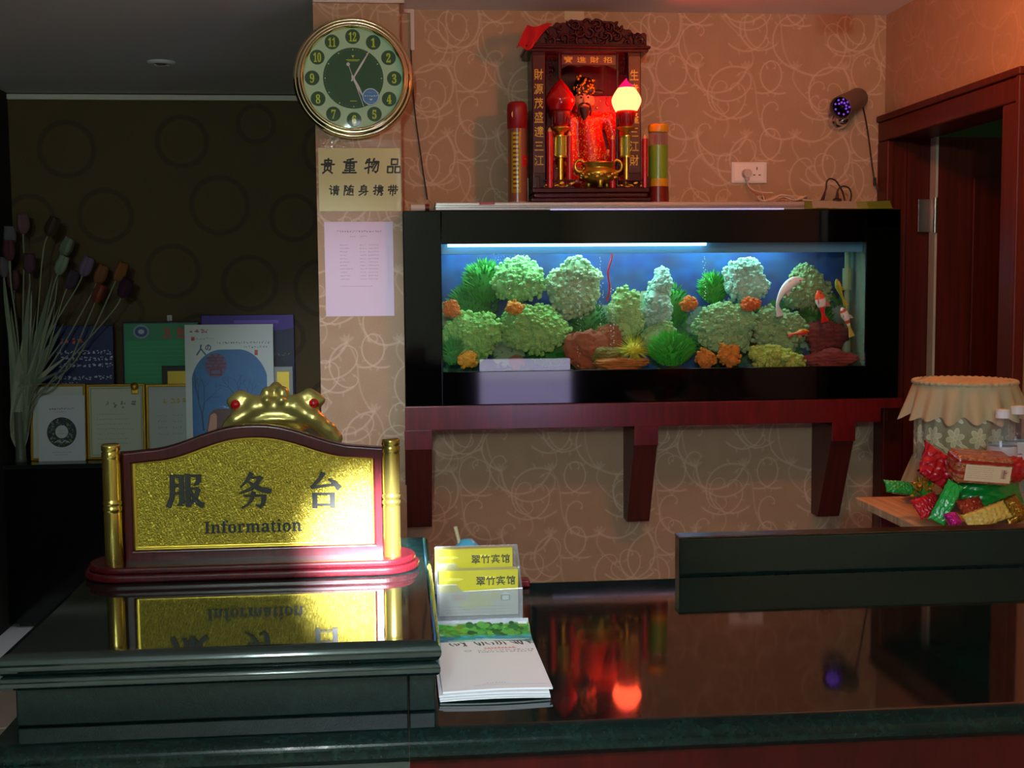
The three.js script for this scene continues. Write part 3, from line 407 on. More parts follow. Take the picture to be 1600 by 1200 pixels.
// ---------------------------------------------------------------- on the pillar: clock, notices, cable trunking
const PZ = -3.74;
{
  const c = at(552, 122, PZ + 0.03), R = 0.1775, t = thing('wall_clock', 'large round golden wall clock with pale green dial on the pillar', 'clock', [c.x, c.y, PZ]);
  mesh('case', lathe([[0, 0.001], [R * 0.86, 0.001], [R * 0.95, 0.012], [R, 0.02], [R * 1.005, 0.027], [R * 0.985, 0.034], [R * 0.955, 0.035], [R * 0.945, 0.033], [R * 0.925, 0.041], [R * 0.9, 0.043], [R * 0.885, 0.040], [R * 0.87, 0.044], [R * 0.85, 0.045], [R * 0.835, 0.041], [R * 0.82, 0.029]], 96).rotateX(Math.PI / 2), std(0xefdfae, 0.09, { metalness: 1 }), t);
  const dial = picture(1024, 1024, (g, w) => {
    const c0 = w / 2, S = w / 2; g.fillStyle = '#a9dab1'; g.fillRect(0, 0, w, w);
    g.fillStyle = '#175018'; g.beginPath(); g.arc(c0, c0, S * 0.61, 0, 7); g.fill();
    for (let i = 0; i < 60; i++) { const a = i * Math.PI / 30; g.fillStyle = '#b8d8a0'; g.beginPath(); g.arc(c0 + Math.sin(a) * S * 0.57, c0 - Math.cos(a) * S * 0.57, i % 5 ? 2.4 : 7, 0, 7); g.fill(); }
    g.textAlign = 'center'; g.textBaseline = 'middle';
    for (let i = 1; i <= 12; i++) { const a = i * Math.PI / 6, x = c0 + Math.sin(a) * S * 0.83, y = c0 - Math.cos(a) * S * 0.83; g.fillStyle = '#1b4d10'; g.beginPath(); g.arc(x, y, S * 0.148, 0, 7); g.fill(); g.save(); g.translate(x, y + 3); g.scale(i > 9 ? 0.66 : 0.8, 1.12); g.font = 'bold 112px serif'; g.fillStyle = '#b5d61c'; g.fillText(String(i), 0, 0); g.lineWidth = 4; g.strokeStyle = '#b5d61c'; g.strokeText(String(i), 0, 0); g.restore(); }
    g.fillStyle = '#c2d22a'; g.fillRect(c0 - 70, c0 - S * 0.375, 140, 8); g.fillRect(c0 - 55, c0 - S * 0.35, 110, 5); g.beginPath(); g.moveTo(c0 - 16, c0 - S * 0.46); g.lineTo(c0 + 16, c0 - S * 0.46); g.lineTo(c0, c0 - S * 0.405); g.fill(); g.fillRect(c0 - 38, c0 + S * 0.45, 70, 7);
  });
  mesh('dial', new THREE.CircleGeometry(R * 0.825, 72).translate(0, 0, 0.0275), std(0xffffff, 0.5, { map: dial }), t);
  const hand = (len, w, tail, a, z, bob) => { const s = new THREE.Shape([[-w * 0.7, -tail], [w * 0.7, -tail], [w, len * 0.5], [w * 0.35, len], [-w * 0.35, len], [-w, len * 0.5]].map(([x, y]) => new THREE.Vector2(x, y))); const l = [new THREE.ExtrudeGeometry(s, { depth: 0.0008, bevelEnabled: false })]; if (bob) l.push(cyl(bob, bob, 0.001, 0, -tail, 0, 20).rotateX(Math.PI / 2).translate(0, -0, 0)); const g = merge(l); return g.rotateZ(-a).translate(0, 0, z); };
  const pale = std(0xcfd6d0, 0.4);
  mesh('minute_hand', hand(R * 0.53, 0.003, R * 0.06, 0.555, 0.031), pale, t);
  mesh('hour_hand', hand(R * 0.36, 0.0042, R * 0.05, 2.66, 0.030), pale, t);
  { const a = 2.80, g = merge([boxMM(-0.0009, -R * 0.24, 0, 0.0009, R * 0.5, 0.0006), new THREE.CylinderGeometry(0.0052, 0.0052, 0.001, 20).rotateX(Math.PI / 2).translate(0, -R * 0.24, 0)]).rotateZ(-a).translate(0, 0, 0.0325); mesh('second_hand', g, pale, t); }
  mesh('hub', new THREE.CylinderGeometry(0.004, 0.005, 0.007, 20).rotateX(Math.PI / 2).translate(0, 0, 0.0325), pale, t);
  const seal = picture(256, 256, (g, w) => { g.fillStyle = '#2f78b8'; g.fillRect(0, 0, w, w); g.strokeStyle = '#d8e6f2'; g.lineWidth = 10; g.beginPath(); g.arc(128, 128, 118, 0, 7); g.stroke(); dashes(g, 62, 56, 130, 14, '#bcd6ee'); dashes(g, 34, 104, 190, 24, '#e8f2fa'); g.fillStyle = '#bcd6ee'; g.beginPath(); g.moveTo(105, 160); g.lineTo(160, 160); g.lineTo(132, 190); g.fill(); dashes(g, 70, 204, 120, 12, '#bcd6ee'); });
  mesh('sticker', new THREE.CircleGeometry(R * 0.142, 40).translate(R * 0.285, -R * 0.31, 0.0355), std(0xffffff, 0.4, { map: seal, side: THREE.DoubleSide }), t);
  mesh('cover_glass', lathe([[R * 0.83, 0.036], [R * 0.5, 0.0385], [0.0001, 0.0395]], 72).rotateX(Math.PI / 2), std(0xffffff, 0.03, { transmission: 1, thickness: 0, specularIntensity: 0.06 }), t);
}
function paperOn(name, label, cat, x0, y0, x1, y1, z, map, mat) { // a sheet with a slight curl
  const s = span(x0, y0, x1, y1, z), t = thing(name, label, cat, [s.x, s.y, z]);
  const g = new ParametricGeometry((u, v, p) => p.set((u - 0.5) * s.w, (v - 0.5) * s.h, 0.0012 + 0.0016 * Math.sin(u * 2.6 + 0.4) * (0.4 + 0.6 * v)), 12, 12);
  mesh('print', g, mat ?? std(0xffffff, 0.55, { map, side: THREE.DoubleSide }), t); return t;
}
const notice = picture(512, 384, (g, w, h) => { g.fillStyle = '#d7dba0'; g.fillRect(0, 0, w, h); words(g, '贵重物品', 12, 62, 94, 138, 12, '#17180f', false, 0.55, 0.10); words(g, '请随身携带', 62, 224, 66, 92, 8.5, '#17180f', false, 0.55, 0.10); });
const warn = paperOn('paper_notice', 'pale yellow paper notice with black brush lettering below the clock', 'notice', 498, 231.5, 626, 330, PZ, notice);
const list = picture(512, 720, (g, w, h) => { g.fillStyle = '#dfc8da'; g.fillRect(0, 0, w, h); dashes(g, 95, 66, 320, 14, 'rgba(70,60,80,0.75)'); dashes(g, 190, 108, 40, 10, 'rgba(70,60,80,0.6)'); dashes(g, 270, 108, 40, 10, 'rgba(70,60,80,0.6)'); for (let i = 0; i < 11; i++) { const y = 172 + i * 26; dashes(g, 112, y, 40 + rnd(60), 9, 'rgba(80,70,95,0.6)'); dashes(g, 262, y, 40, 9, 'rgba(80,70,95,0.55)'); dashes(g, 325, y, 70, 9, 'rgba(80,70,95,0.55)'); } dashes(g, 112, 486, 230, 9, 'rgba(80,70,95,0.5)'); });
paperOn('printed_list', 'pinkish white printed price list in clear film on the pillar', 'notice', 508, 346.5, 615, 494, PZ, list);
{ // strips of clear film that hold the papers, crumpled where they were pulled
  const t = thing('plastic_film', 'crumpled clear plastic film round the papers on the pillar', 'film', [0, 0, 0]), m = std(0xffffff, 0.1, { transmission: 1, thickness: 0 });
  for (const [x0, y0, x1, y1, amp, f] of [[500, 218, 628, 233, 0.0012, 1], [502, 330, 629, 347, 0.0016, 1.3], [606, 385, 630, 450, 0.0026, 2.2], [619, 232, 627, 330, 0.0012, 0.9]]) { const s = span(x0, y0, x1, y1, PZ); mesh('strip', new ParametricGeometry((u, v, p) => p.set(s.x + (u - 0.5) * s.w, s.y + (v - 0.5) * s.h, PZ + 0.0042 + amp * (0.6 * noise3(u * s.w * 190 * f, v * s.h * 150 * f, f * 3) + 0.5 * noise3(u * s.w * 420 * f, v * s.h * 380 * f, f))), 70, 70), m, t); }
}
{
  const t = thing('cable_trunking', 'slim white plastic cable trunking round the pillar head', 'trunking', [0, 0, 0]), b = at(645, 79, WALLZ);
  mesh('duct', boxMM(-0.2405, CEIL - 0.013, PZ + 0.0005, 0.03, CEIL - 0.0005, PZ + 0.013, 0.0015), M.offWhite, t);
  mesh('duct', boxMM(0.0155, CEIL - 0.013, WALLZ + 0.002, 0.03, CEIL - 0.0005, PZ + 0.0125, 0.0015), M.offWhite, t);
  mesh('duct', boxMM(b.x - 0.0065, b.y, WALLZ + 0.0005, b.x + 0.006, CEIL - 0.0008, WALLZ + 0.012, 0.0015), M.offWhite, t);
  mesh('duct', boxMM(0.0155, CEIL - 0.0128, WALLZ + 0.0006, b.x + 0.006, CEIL - 0.0009, WALLZ + 0.0125, 0.0015), M.offWhite, t);
  const w = thing('wire', 'thin dark wire hanging from the white trunking to the tank', 'wire', [0, 0, 0]);
  mesh('cable', tube([[642, 76], [643, 105], [646, 150], [650, 190], [656, 232], [662, 275], [668, 312]].map(([x, y]) => at(x, y, WALLZ + 0.006)), 0.0022, 40, 8), std(0x3a1012, 0.5), w);
}
// ---------------------------------------------------------------- fish tank on its shelf
const FZ = -3.68, TY = 1.6765, BY = 1.0868, TX0 = 0.0148, TX1 = 1.5575; // front face, top, bottom, ends
{
  const t = thing('wall_shelf', 'dark red wooden wall shelf with three brackets under the fish tank', 'shelf', [0, 0, 0]);
  mesh('board', metre(boxMM(0.0155, BY - 0.032, WALLZ + 0.0005, 1.572, BY - 0.0005, FZ + 0.001)), M.apron, t);
  mesh('apron', metre(boxMM(0.013, 1.0125, FZ - 0.016, 1.502, BY - 0.0015, FZ + 0.004, 0.0015)), M.apron, t);
  const bracket = (x0, x1) => { const s = new THREE.Shape([[0, 0.31], [0.1875, 0.31], [0.1875, 0.275], [0.178, 0.26], [0.066, 0.008], [0.06, 0], [0, 0]].map(([a, b]) => new THREE.Vector2(a, b))); return metre(new THREE.ExtrudeGeometry(s, { depth: x1 - x0, bevelThickness: 0.0012, bevelSize: 0.0012, bevelSegments: 2 }).rotateY(-Math.PI / 2).translate(x1, 0, WALLZ + 0.002)); };
  for (const [a, b] of [[632, 675], [991, 1028], [1300, 1336]]) { const x0 = at(a, 672, FZ).x, x1 = at(b, 672, FZ).x; const y = at(980, 814, WALLZ + 0.06).y; mesh('bracket', bracket(x0 + 0.002, x1 - 0.002).translate(0, y - 0.0 , 0), M.bracket, t); mesh('bracket_face', metre(boxMM(x0, y + 0.262, FZ - 0.004, x1, 1.0135, FZ + 0.0035, 0.001)), M.apron, t); }
}
const W0 = 0.1308, W1 = 1.4485, WB = 1.1895, WT = 1.5745; // the opening in the black front
{
  const t = thing('fish_tank', 'long wall aquarium with glossy black frame and lit green water', 'aquarium', [0, 0, 0]);
  const f = FZ, d = 0.008;
  mesh('front_frame', [boxMM(W0 - 0.001, WT, f - d, TX1, TY - 0.002, f, 0.002), boxMM(W0 - 0.001, BY + 0.0005, f - d, TX1, WB, f, 0.002), boxMM(W1, BY + 0.0006, f - d, TX1, TY - 0.0021, f, 0.002)], M.blackGloss, t);
  mesh('end_panel', boxMM(TX0 + 0.0005, BY + 0.0005, f - d - 0.002, W0 - 0.0013, TY - 0.002, f + 0.0005, 0.003), M.blackGloss, t);
  mesh('end_wall', boxMM(TX0 + 0.0005, BY + 0.001, WALLZ + 0.003, TX0 + 0.012, TY - 0.003, f - d - 0.002), M.black, t);
  mesh('end_wall', boxMM(TX1 - 0.012, BY + 0.001, WALLZ + 0.003, TX1 - 0.0005, TY - 0.003, f - d), M.black, t);
  mesh('floor_plate', boxMM(TX0 + 0.012, BY + 0.001, WALLZ + 0.003, TX1 - 0.012, BY + 0.07, f - d - 0.0005), M.black, t);
  mesh('top_plate', boxMM(TX0 + 0.012, TY - 0.012, WALLZ + 0.003, TX1 - 0.012, TY - 0.004, f - d - 0.0005), M.black, t);
  const back = picture(1024, 320, (g, w, h) => {
    const im = g.createImageData(w, h); for (let y = 0; y < h; y++) for (let x = 0; x < w; x++) { const n = noise2(x / 60, y / 50, 64) * 0.6 + noise2(x / 18, y / 16, 128) * 0.4, m = noise2(x / 40 + 30, y / 30, 64), o = (y * w + x) * 4; im.data.set([12 + 26 * m * m, 36 + 50 * n, 104 + 60 * n - 30 * m, 255], o); } g.putImageData(im, 0, 0);
    const tuft = (x, y, s, c, n) => { g.fillStyle = c; for (let i = 0; i < n; i++) { const a = rnd(6.3), k = Math.sqrt(rnd()); g.beginPath(); g.ellipse(x + Math.cos(a) * s * k, y + Math.sin(a) * s * k * 0.9, rnd(2, 7), rnd(2, 5), rnd(3), 0, 7); g.fill(); } };
    for (let i = 0; i < 46; i++) { const x = i * 22.6 + rnd(14), y = 150 + 60 * noise2(i * 0.7, 3.3, 64) + rnd(110); tuft(x, y, rnd(26, 52), ['#1d6a2a', '#257a30', '#2c5a34', '#3f7a4a', '#1a5030'][i % 5], 160); }
    for (let i = 0; i < 16; i++) tuft(rnd(w), 150 + rnd(120), rnd(22, 46), ['#7a9a74', '#86a680', '#6f9084', '#93a878'][i % 4], 190);
    for (let i = 0; i < 9; i++) tuft(60 + i * 112 + rnd(40), 230 + rnd(60), 16, '#a86a30', 50);
  });
  mesh('printed_backdrop', new THREE.PlaneGeometry(W1 - W0 + 0.13, WT - WB + 0.05).translate((W0 + W1) / 2 + 0.02, (WT + WB) / 2, WALLZ + 0.006), std(0xffffff, 0.7, { map: back }), t).userData.label = 'printed deep blue reef backdrop';
  mesh('front_glass', new THREE.PlaneGeometry(W1 - W0 + 0.004, WT - WB + 0.004).translate((W0 + W1) / 2, (WT + WB) / 2, f - 0.004), std(0xffffff, 0.015, { transmission: 1, thickness: 0 }), t);
  // water seen from below its surface
  mesh('water_surface', new THREE.PlaneGeometry(W1 - W0 + 0.08, 0.17, 1, 1).rotateX(-Math.PI / 2).translate((W0 + W1) / 2 + 0.02, 1.566, (WALLZ + f) / 2), std(0xdff6ff, 0.04, { transmission: 0.96, thickness: 0, ior: 1.33 }), t);
  const lampTube = mesh('lamp_tube', new THREE.CylinderGeometry(0.0095, 0.0095, 0.80, 16).rotateZ(Math.PI / 2).translate(0.55, 1.5765, -3.72), new THREE.MeshStandardMaterial({ color: 0xffffff, emissive: 0x8fdcff, emissiveIntensity: TANKGLOW.tube }), t); lampTube.userData.label = 'glowing bluish fluorescent tube';
  const l = new THREE.RectAreaLight(0xd0fff0, TANKGLOW.area, 1.1, 0.07); l.position.set(0.70, 1.5985, -3.80); l.rotation.x = -Math.PI / 2; l.name = 'tank_light'; t.add(l);
  mesh('reflector', boxMM(W0 - 0.02, 1.545, -3.742, W1 + 0.01, 1.601, -3.738, 0.001), std(0x6f9cb2, 0.4), t);
  mesh('lamp_holder', boxMM(W0 + 0.02, 1.602, -3.80, W1 - 0.02, 1.625, -3.69, 0.002), M.black, t);
  // right end: pale side glass with a filter pipe
  mesh('side_glass', boxMM(W1 + 0.012, WB - 0.02, WALLZ + 0.008, W1 + 0.017, WT, f - d - 0.002), std(0xd8ead8, 0.05, { transmission: 0.8, thickness: 0 }), t);
  mesh('filter_pipe', [cyl(0.009, 0.009, 0.385, W1 - 0.012, (WT + WB) / 2, -3.81, 16), cyl(0.015, 0.015, 0.07, W1 - 0.012, 1.46, -3.81, 16), cyl(0.014, 0.014, 0.05, W1 - 0.012, WB + 0.06, -3.81, 16)], std(0x9fb48a, 0.15, { transmission: 0.4, thickness: 0 }), t);
  const gr = mesh('gravel', (() => { const l = []; for (let i = 0; i < 420; i++) { const r = rnd(0.004, 0.008); l.push(new THREE.IcosahedronGeometry(r, 0).scale(1, 0.7, 1).rotateY(rnd(3)).translate(rnd(W0, W1), WB - 0.022 + rnd(0.004) + 0.004, rnd(-3.85, -3.695))); } return merge(l); })(), std(0xc9b44e, 0.8), t); gr.userData.kind = 'stuff';
  mesh('gravel_bed', boxMM(TX0 + 0.013, BY + 0.0705, -3.86, TX1 - 0.013, WB - 0.022, -3.692), std(0xb5a24a, 0.9), t);
  mesh('red_lead', tube([[955, 384], [956, 400], [950, 425], [953, 452], [948, 470]].map(([x, y]) => at(x, y, -3.80)), 0.0032, 30, 8), M.red, t);
  const bub = []; for (const [x, y0, y1, z, n] of [[957, 450, 575, -3.715, 60], [905, 420, 575, -3.73, 45], [795, 400, 460, -3.72, 26], [940, 400, 520, -3.735, 30], [1100, 400, 470, -3.73, 22]]) for (let i = 0; i < n; i++) { const p = at(x + rnd(-3, 3), y0 + (y1 - y0) * i / n + rnd(3), z); bub.push(new THREE.IcosahedronGeometry(rnd(0.0008, 0.0020), 1).translate(p.x, p.y, p.z)); }
  for (let i = 0; i < 26; i++) { const p = at(795 + rnd(-26, 26), 402 + rnd(-5, 8), -3.72); bub.push(new THREE.IcosahedronGeometry(rnd(0.001, 0.0026), 1).translate(p.x, p.y, p.z)); }
  mesh('bubbles', merge(bub), std(0xffffff, 0.1, { transmission: 0.5, thickness: 0 }), t).userData.kind = 'stuff';
}
// corals, plants and stones in the water
function lumps(w, h, d, n, r0, r1, fluff = 0.25) { // knobbly head: uneven knobs over several lobes
  const list = [], big = Math.max(w, h), lobes = big > 0.09 ? Math.round(6 + big * 24) : 3;
  for (let l = 0; l < lobes; l++) {
    const k = lobes > 3 ? rnd(0.36, 0.56) : rnd(0.6, 0.8), lw = Math.min(w, h * 1.5) * k * 0.5, lh = Math.min(h, w * 1.3) * k * 0.5, ld = d * rnd(0.3, 0.48), a0 = rnd(6.3), q0 = Math.sqrt(rnd()) * (lobes > 3 ? 1 : 0.6), cx = Math.cos(a0) * q0 * (w / 2 - lw), cy = Math.sin(a0) * q0 * (h / 2 - lh), cz = rnd(-0.5, 0.5) * (d - 2 * ld);
    list.push(new THREE.IcosahedronGeometry(1, 2).scale(lw * 0.86, lh * 0.86, ld * 0.86).translate(cx, cy, cz)); const m = Math.ceil(n / lobes * 1.25);
    for (let i = 0; i < m; i++) {
      const u = rnd(-1, 1), a = rnd(Math.PI * 2), q = Math.sqrt(1 - u * u), r = rnd(r0, r1), g = new THREE.IcosahedronGeometry(r, 1), p = g.attributes.position, e = rnd(0.86, 1.08);
      for (let j = 0; j < p.count; j++) { const s = 1 + fluff * noise3(p.getX(j) / r * 3 + i, p.getY(j) / r * 3, p.getZ(j) / r * 3 + l); p.setXYZ(j, p.getX(j) * s, p.getY(j) * s, p.getZ(j) * s); }
      g.computeVertexNormals(); list.push(g.translate(cx + q * Math.cos(a) * lw * e, cy + u * lh * e, cz + q * Math.sin(a) * ld * e));
    }
  }
  return merge(list);
}
function fronds(w, h, d, n, len, wid) { // bushy plant: many small upright leaves
  const list = []; for (let i = 0; i < n; i++) { const u = rnd(-1, 1), a = rnd(Math.PI * 2), q = Math.sqrt(1 - u * u), l = len * rnd(0.6, 1.2); const g = new THREE.ConeGeometry(wid, l, 4, 1).scale(1, 1, 0.4).translate(0, l * 0.4, 0); g.rotateZ(-q * Math.cos(a) * 1.1).rotateX(q * Math.sin(a)); list.push(g.translate(q * Math.cos(a) * w * 0.42, u * h * 0.4, q * Math.sin(a) * d * 0.42)); } list.push(new THREE.IcosahedronGeometry(1, 2).scale(w * 0.36, h * 0.36, d * 0.36)); return merge(list);
}
function stone(w, h, d, s) { // ledged, rough rock
  const g = mergeVertices(new THREE.IcosahedronGeometry(1, 16)), p = g.attributes.position; for (let i = 0; i < p.count; i++) { const k = 0.92 + 0.26 * noise3(p.getX(i) * 2.1 + s, p.getY(i) * 2.1, p.getZ(i) * 2.1) + 0.10 * noise3(p.getX(i) * 7, p.getY(i) * 11 + s, p.getZ(i) * 7) + 0.05 * noise3(p.getX(i) * 21, p.getY(i) * 25, p.getZ(i) * 19 + s); p.setXYZ(i, p.getX(i) * k * w / 2, p.getY(i) * k * h / 2, p.getZ(i) * k * d / 2); } g.computeVertexNormals(); return g; }
{
  const put = (name, label, cat, x0, y0, x1, y1, z, geo, mat, group) => { const s = span(x0, y0, x1, y1, z), t = thing(name, label, cat, [s.x, s.y, z], group); mesh('body', geo(s.w, s.h), mat, t); return t; };
  const pale = (hex) => std(hex, 0.85), cor = 'pale knobbly corals in the fish tank';
  const C = [
    ['pale green coral below the left bubble column, high in the tank', 765, 398, 852, 490, -3.815, 0x86bd72], ['large greyish coral left of the red air lead', 845, 402, 948, 500, -3.815, 0x9dbb8c],
    ['wide pale green coral at the lower left end of the tank', 692, 476, 800, 574, -3.765, 0x86c062], ['pale green coral above the reflected white screen', 775, 468, 892, 560, -3.77, 0x88bb64],
    ['small pale coral just right of the red air lead', 942, 448, 1012, 530, -3.775, 0x92bd74], ['tall narrow bluish white coral column in mid tank', 1002, 392, 1052, 540, -3.79, 0x9fc9b4],
    ['bluish white coral high right of the tank middle', 1128, 396, 1212, 480, -3.80, 0x9cc8b4], ['grey green coral behind the white fish', 1218, 404, 1306, 500, -3.825, 0x7ea070],
    ['big pale coral mound right of the bright green bush', 1062, 466, 1190, 560, -3.77, 0x8ab880], ['pale coral slope below the white fish', 1165, 470, 1262, 560, -3.785, 0x80a872],
    ['low yellowish coral on the gravel by the red fish', 1162, 536, 1262, 581, -3.735, 0xa4b850], ['pale coral at the foot of the bluish column', 1000, 500, 1075, 560, -3.775, 0x86ba76],
  ];
  for (const [label, x0, y0, x1, y1, z, c] of C) put('coral', label, 'coral', x0, y0, x1, y1, z, (w, h) => lumps(w, h, 0.075, Math.round(90 + w * h * 22000), 0.0042, 0.0088, 0.42), pale(c));
  const O = [['orange ball coral at the far left glass', 690, 466, 722, 500, -3.735, 0xc8742c], ['orange coral under the pale coral with bubbles', 784, 468, 822, 492, -3.725, 0xd0872a], ['orange coral in the middle by the column', 1060, 462, 1092, 492, -3.73, 0xcc7c2c], ['orange coral left of the white fish', 1152, 463, 1190, 487, -3.735, 0xc9662a], ['yellow orange coral low at left of the white reflection', 712, 545, 748, 579, -3.72, 0xd5a02c], ['orange ridged coral on the gravel beside the green bush', 1080, 540, 1122, 577, -3.725, 0xc07a28], ['larger orange ridged coral on the gravel near the yellowish coral', 1115, 531, 1160, 577, -3.722, 0xc9802a]];
  for (const [label, x0, y0, x1, y1, z, c] of O) put('orange_coral', label, 'coral', x0, y0, x1, y1, z, (w, h) => lumps(w, h, 0.04, 60, 0.004, 0.0072, 0.5), pale(c));
  const B = [['wide dark green plant along the lower left backdrop', 694, 440, 780, 520, -3.85, 0x2a7a2c, 150], ['green plant low between the pale corals at left', 820, 520, 900, 579, -3.83, 0x2f8a2a, 120], ['dark green plant low behind the orange ridged corals', 1076, 500, 1180, 575, -3.845, 0x267a2c, 140], ['dark green plant below the bluish coral', 1120, 470, 1200, 530, -3.85, 0x2a8030, 120], ['dark green bush at upper left of the tank', 722, 402, 790, 482, -3.835, 0x2f8a2a, 150], ['bright green round bush on the gravel in mid tank', 1012, 518, 1086, 577, -3.72, 0x2fae2c, 240], ['green bush between the bluish corals', 1092, 424, 1138, 480, -3.825, 0x2f9a2c, 110], ['dark green plant in the lower left corner', 691, 528, 722, 575, -3.73, 0x2c8a34, 80], ['dark green plant behind the red air lead', 892, 470, 948, 540, -3.83, 0x2a8438, 120], ['dark green plant behind the red and white fish', 1248, 470, 1302, 535, -3.815, 0x2c7a30, 110], ['green plant above the brown stones', 925, 500, 1000, 560, -3.80, 0x3a9a2c, 130], ['green plant right of the small pale coral', 1018, 440, 1078, 520, -3.835, 0x2f9030, 100]];
  for (const [label, x0, y0, x1, y1, z, c, n] of B) put('water_plant', label, 'plant', x0, y0, x1, y1, z, (w, h) => fronds(w, h, 0.05, n * 3, 0.022, 0.0035), std(c, 0.8));
  put('sea_anemone', 'yellow spiky sea anemone between brown stones and green bush', 'anemone', 962, 522, 1018, 570, -3.712, (w, h) => { const l = [ball(w * 0.2)]; for (let i = 0; i < 170; i++) { const u = rnd(-1, 1), a = rnd(6.3), q = Math.sqrt(1 - u * u), L = w * rnd(0.42, 0.58); l.push(new THREE.ConeGeometry(0.0016, L, 4).translate(0, L / 2, 0).applyQuaternion(new THREE.Quaternion().setFromUnitVectors(V(0, 1, 0), V(q * Math.cos(a), u * 0.85, q * Math.sin(a) * 0.6).normalize()))); } return merge(l); }, std(0xc8c42c, 0.7));
  const S = [['brown ledge rising behind the yellow anemone', 930, 502, 978, 560, -3.775, 0x8a4c2a], ['mossy brown stone between the reddish stone and the anemone', 925, 540, 972, 575, -3.73, 0x6f6a2a], ['reddish brown stone left of the yellow anemone', 884, 512, 950, 582, -3.75, 0x8c4a2c], ['orange brown stone below the anemone', 930, 556, 1010, 582, -3.715, 0xa86a2c], ['dark maroon stone at the right end of the tank', 1254, 500, 1325, 552, -3.80, 0x6a2a26], ['low maroon stone under the right-end fish', 1258, 545, 1338, 582, -3.765, 0x7c3230]];
  S.forEach(([label, x0, y0, x1, y1, z, c], i) => put('stone', label, 'stone', x0, y0, x1, y1, z, (w, h) => stone(w, h, 0.06, i * 3.3), std(c, 0.85, { bumpMap: grainNoise, bumpScale: 0.001 })));
  // fish: one skin from nose to tail along a bent spine, fins as parts
  function fish(label, path, rMax, colour, finColour) {
    const pts = path.map(([x, y, z]) => at(x, y, z)), o = pts[0].clone(), cv = new THREE.CatmullRomCurve3(pts.map((p) => p.clone().sub(o))), N = 28, K = 14, pos = [], col = [], idx = [];
    const prof = (s) => s < 0.3 ? Math.pow(Math.sin(s / 0.3 * Math.PI / 2), 0.55) : 0.34 + 0.66 * (0.5 + 0.5 * Math.cos(Math.PI * Math.min(1, (s - 0.3) / 0.48)));
    for (let i = 0; i <= N; i++) {
      const s = i / N, c = cv.getPoint(s), T = cv.getTangent(s), S0 = V(0, 0, 1).addScaledVector(T, -T.z).normalize(), U = S0.clone().cross(T).normalize(); const tail = s > 0.78 ? (s - 0.78) / 0.22 : 0;
      const hh = rMax * (s < 0.02 ? 0.3 : tail ? 0.34 + tail * 0.5 : Math.max(0.3, prof(s))), ww = rMax * (s < 0.03 ? 0.2 : tail ? 0.28 * (1 - tail) + 0.03 : Math.max(0.2, prof(s) * 0.75));
      for (let j = 0; j < K; j++) { const a = j / K * Math.PI * 2, p = c.clone().addScaledVector(U, Math.cos(a) * hh).addScaledVector(S0, Math.sin(a) * ww); pos.push(p.x, p.y, p.z); col.push(...new THREE.Color(colour(s, Math.cos(a))).toArray()); }
    }
    for (let i = 0; i < N; i++) for (let j = 0; j < K; j++) { const a = i * K + j, b = i * K + (j + 1) % K; idx.push(a, b, a + K, b, b + K, a + K); }
    for (const [base, f] of [[0, 1], [N * K, -1]]) { const m = pos.length / 3; let c = V(0, 0, 0); for (let j = 0; j < K; j++) c.add(V(pos[(base + j) * 3], pos[(base + j) * 3 + 1], pos[(base + j) * 3 + 2])); c.divideScalar(K); pos.push(c.x, c.y, c.z); col.push(col[base * 3], col[base * 3 + 1], col[base * 3 + 2]); for (let j = 0; j < K; j++) f > 0 ? idx.push(m, base + (j + 1) % K, base + j) : idx.push(m, base + j, base + (j + 1) % K); }
    const g = new THREE.BufferGeometry(); g.setAttribute('position', new THREE.BufferAttribute(Float32Array.from(pos), 3)); g.setAttribute('color', new THREE.BufferAttribute(Float32Array.from(col), 3)); g.setIndex(idx); g.computeVertexNormals();
    const t = thing('fish', label, 'fish', o.toArray()); mesh('body', g, std(0xffffff, 0.3, { vertexColors: true }), t);
    const fin = std(finColour, 0.45, { transmission: 0.35, thickness: 0, side: THREE.DoubleSide }), c = cv.getPoint(0.34), T = cv.getTangent(0.34), S0 = V(0, 0, 1), U = S0.clone().cross(T).normalize();
    const blade = (base, dir, along, l) => { const q = [base.clone(), base.clone().addScaledVector(along, l), base.clone().addScaledVector(along, l * 1.25).addScaledVector(dir, l * 0.75), base.clone().addScaledVector(along, l * 0.5).addScaledVector(dir, l * 0.5)]; const b = new THREE.BufferGeometry().setFromPoints([q[0], q[1], q[2], q[0], q[2], q[3]]); const up = q.map((v) => v.clone().add(V(0.0004, 0.0004, 0.0006))), b2 = new THREE.BufferGeometry().setFromPoints([up[0], up[2], up[1], up[0], up[3], up[2]]); b.computeVertexNormals(); b2.computeVertexNormals(); return merge([b, b2]); };
    mesh('dorsal_fin', blade(c.clone().addScaledVector(U, rMax * 0.7), U, T, rMax * 1.3), fin, t); for (const z of [-1, 1]) mesh('pectoral_fin', blade(cv.getPoint(0.22).addScaledVector(S0, z * rMax * 0.5).addScaledVector(U, -rMax * 0.4), U.clone().multiplyScalar(-0.8).addScaledVector(S0, z * 0.6), T, rMax * 0.9), fin, t);
    for (const z of [-1, 1]) mesh('eye', ball(rMax * 0.13, 0, 0, 0, 10).translate(...cv.getPoint(0.09).addScaledVector(S0, z * rMax * 0.48).addScaledVector(U, rMax * 0.15).toArray()), M.black, t);
  }
  fish('white fish curving in front of the pale corals', [[1254, 436, -3.70], [1238, 441, -3.703], [1223, 456, -3.706], [1215, 475, -3.71], [1219, 494, -3.713]], 0.0155, (s) => s > 0.72 ? 0xd8dcd6 : 0xf4f2ee, 0xe6e4de);
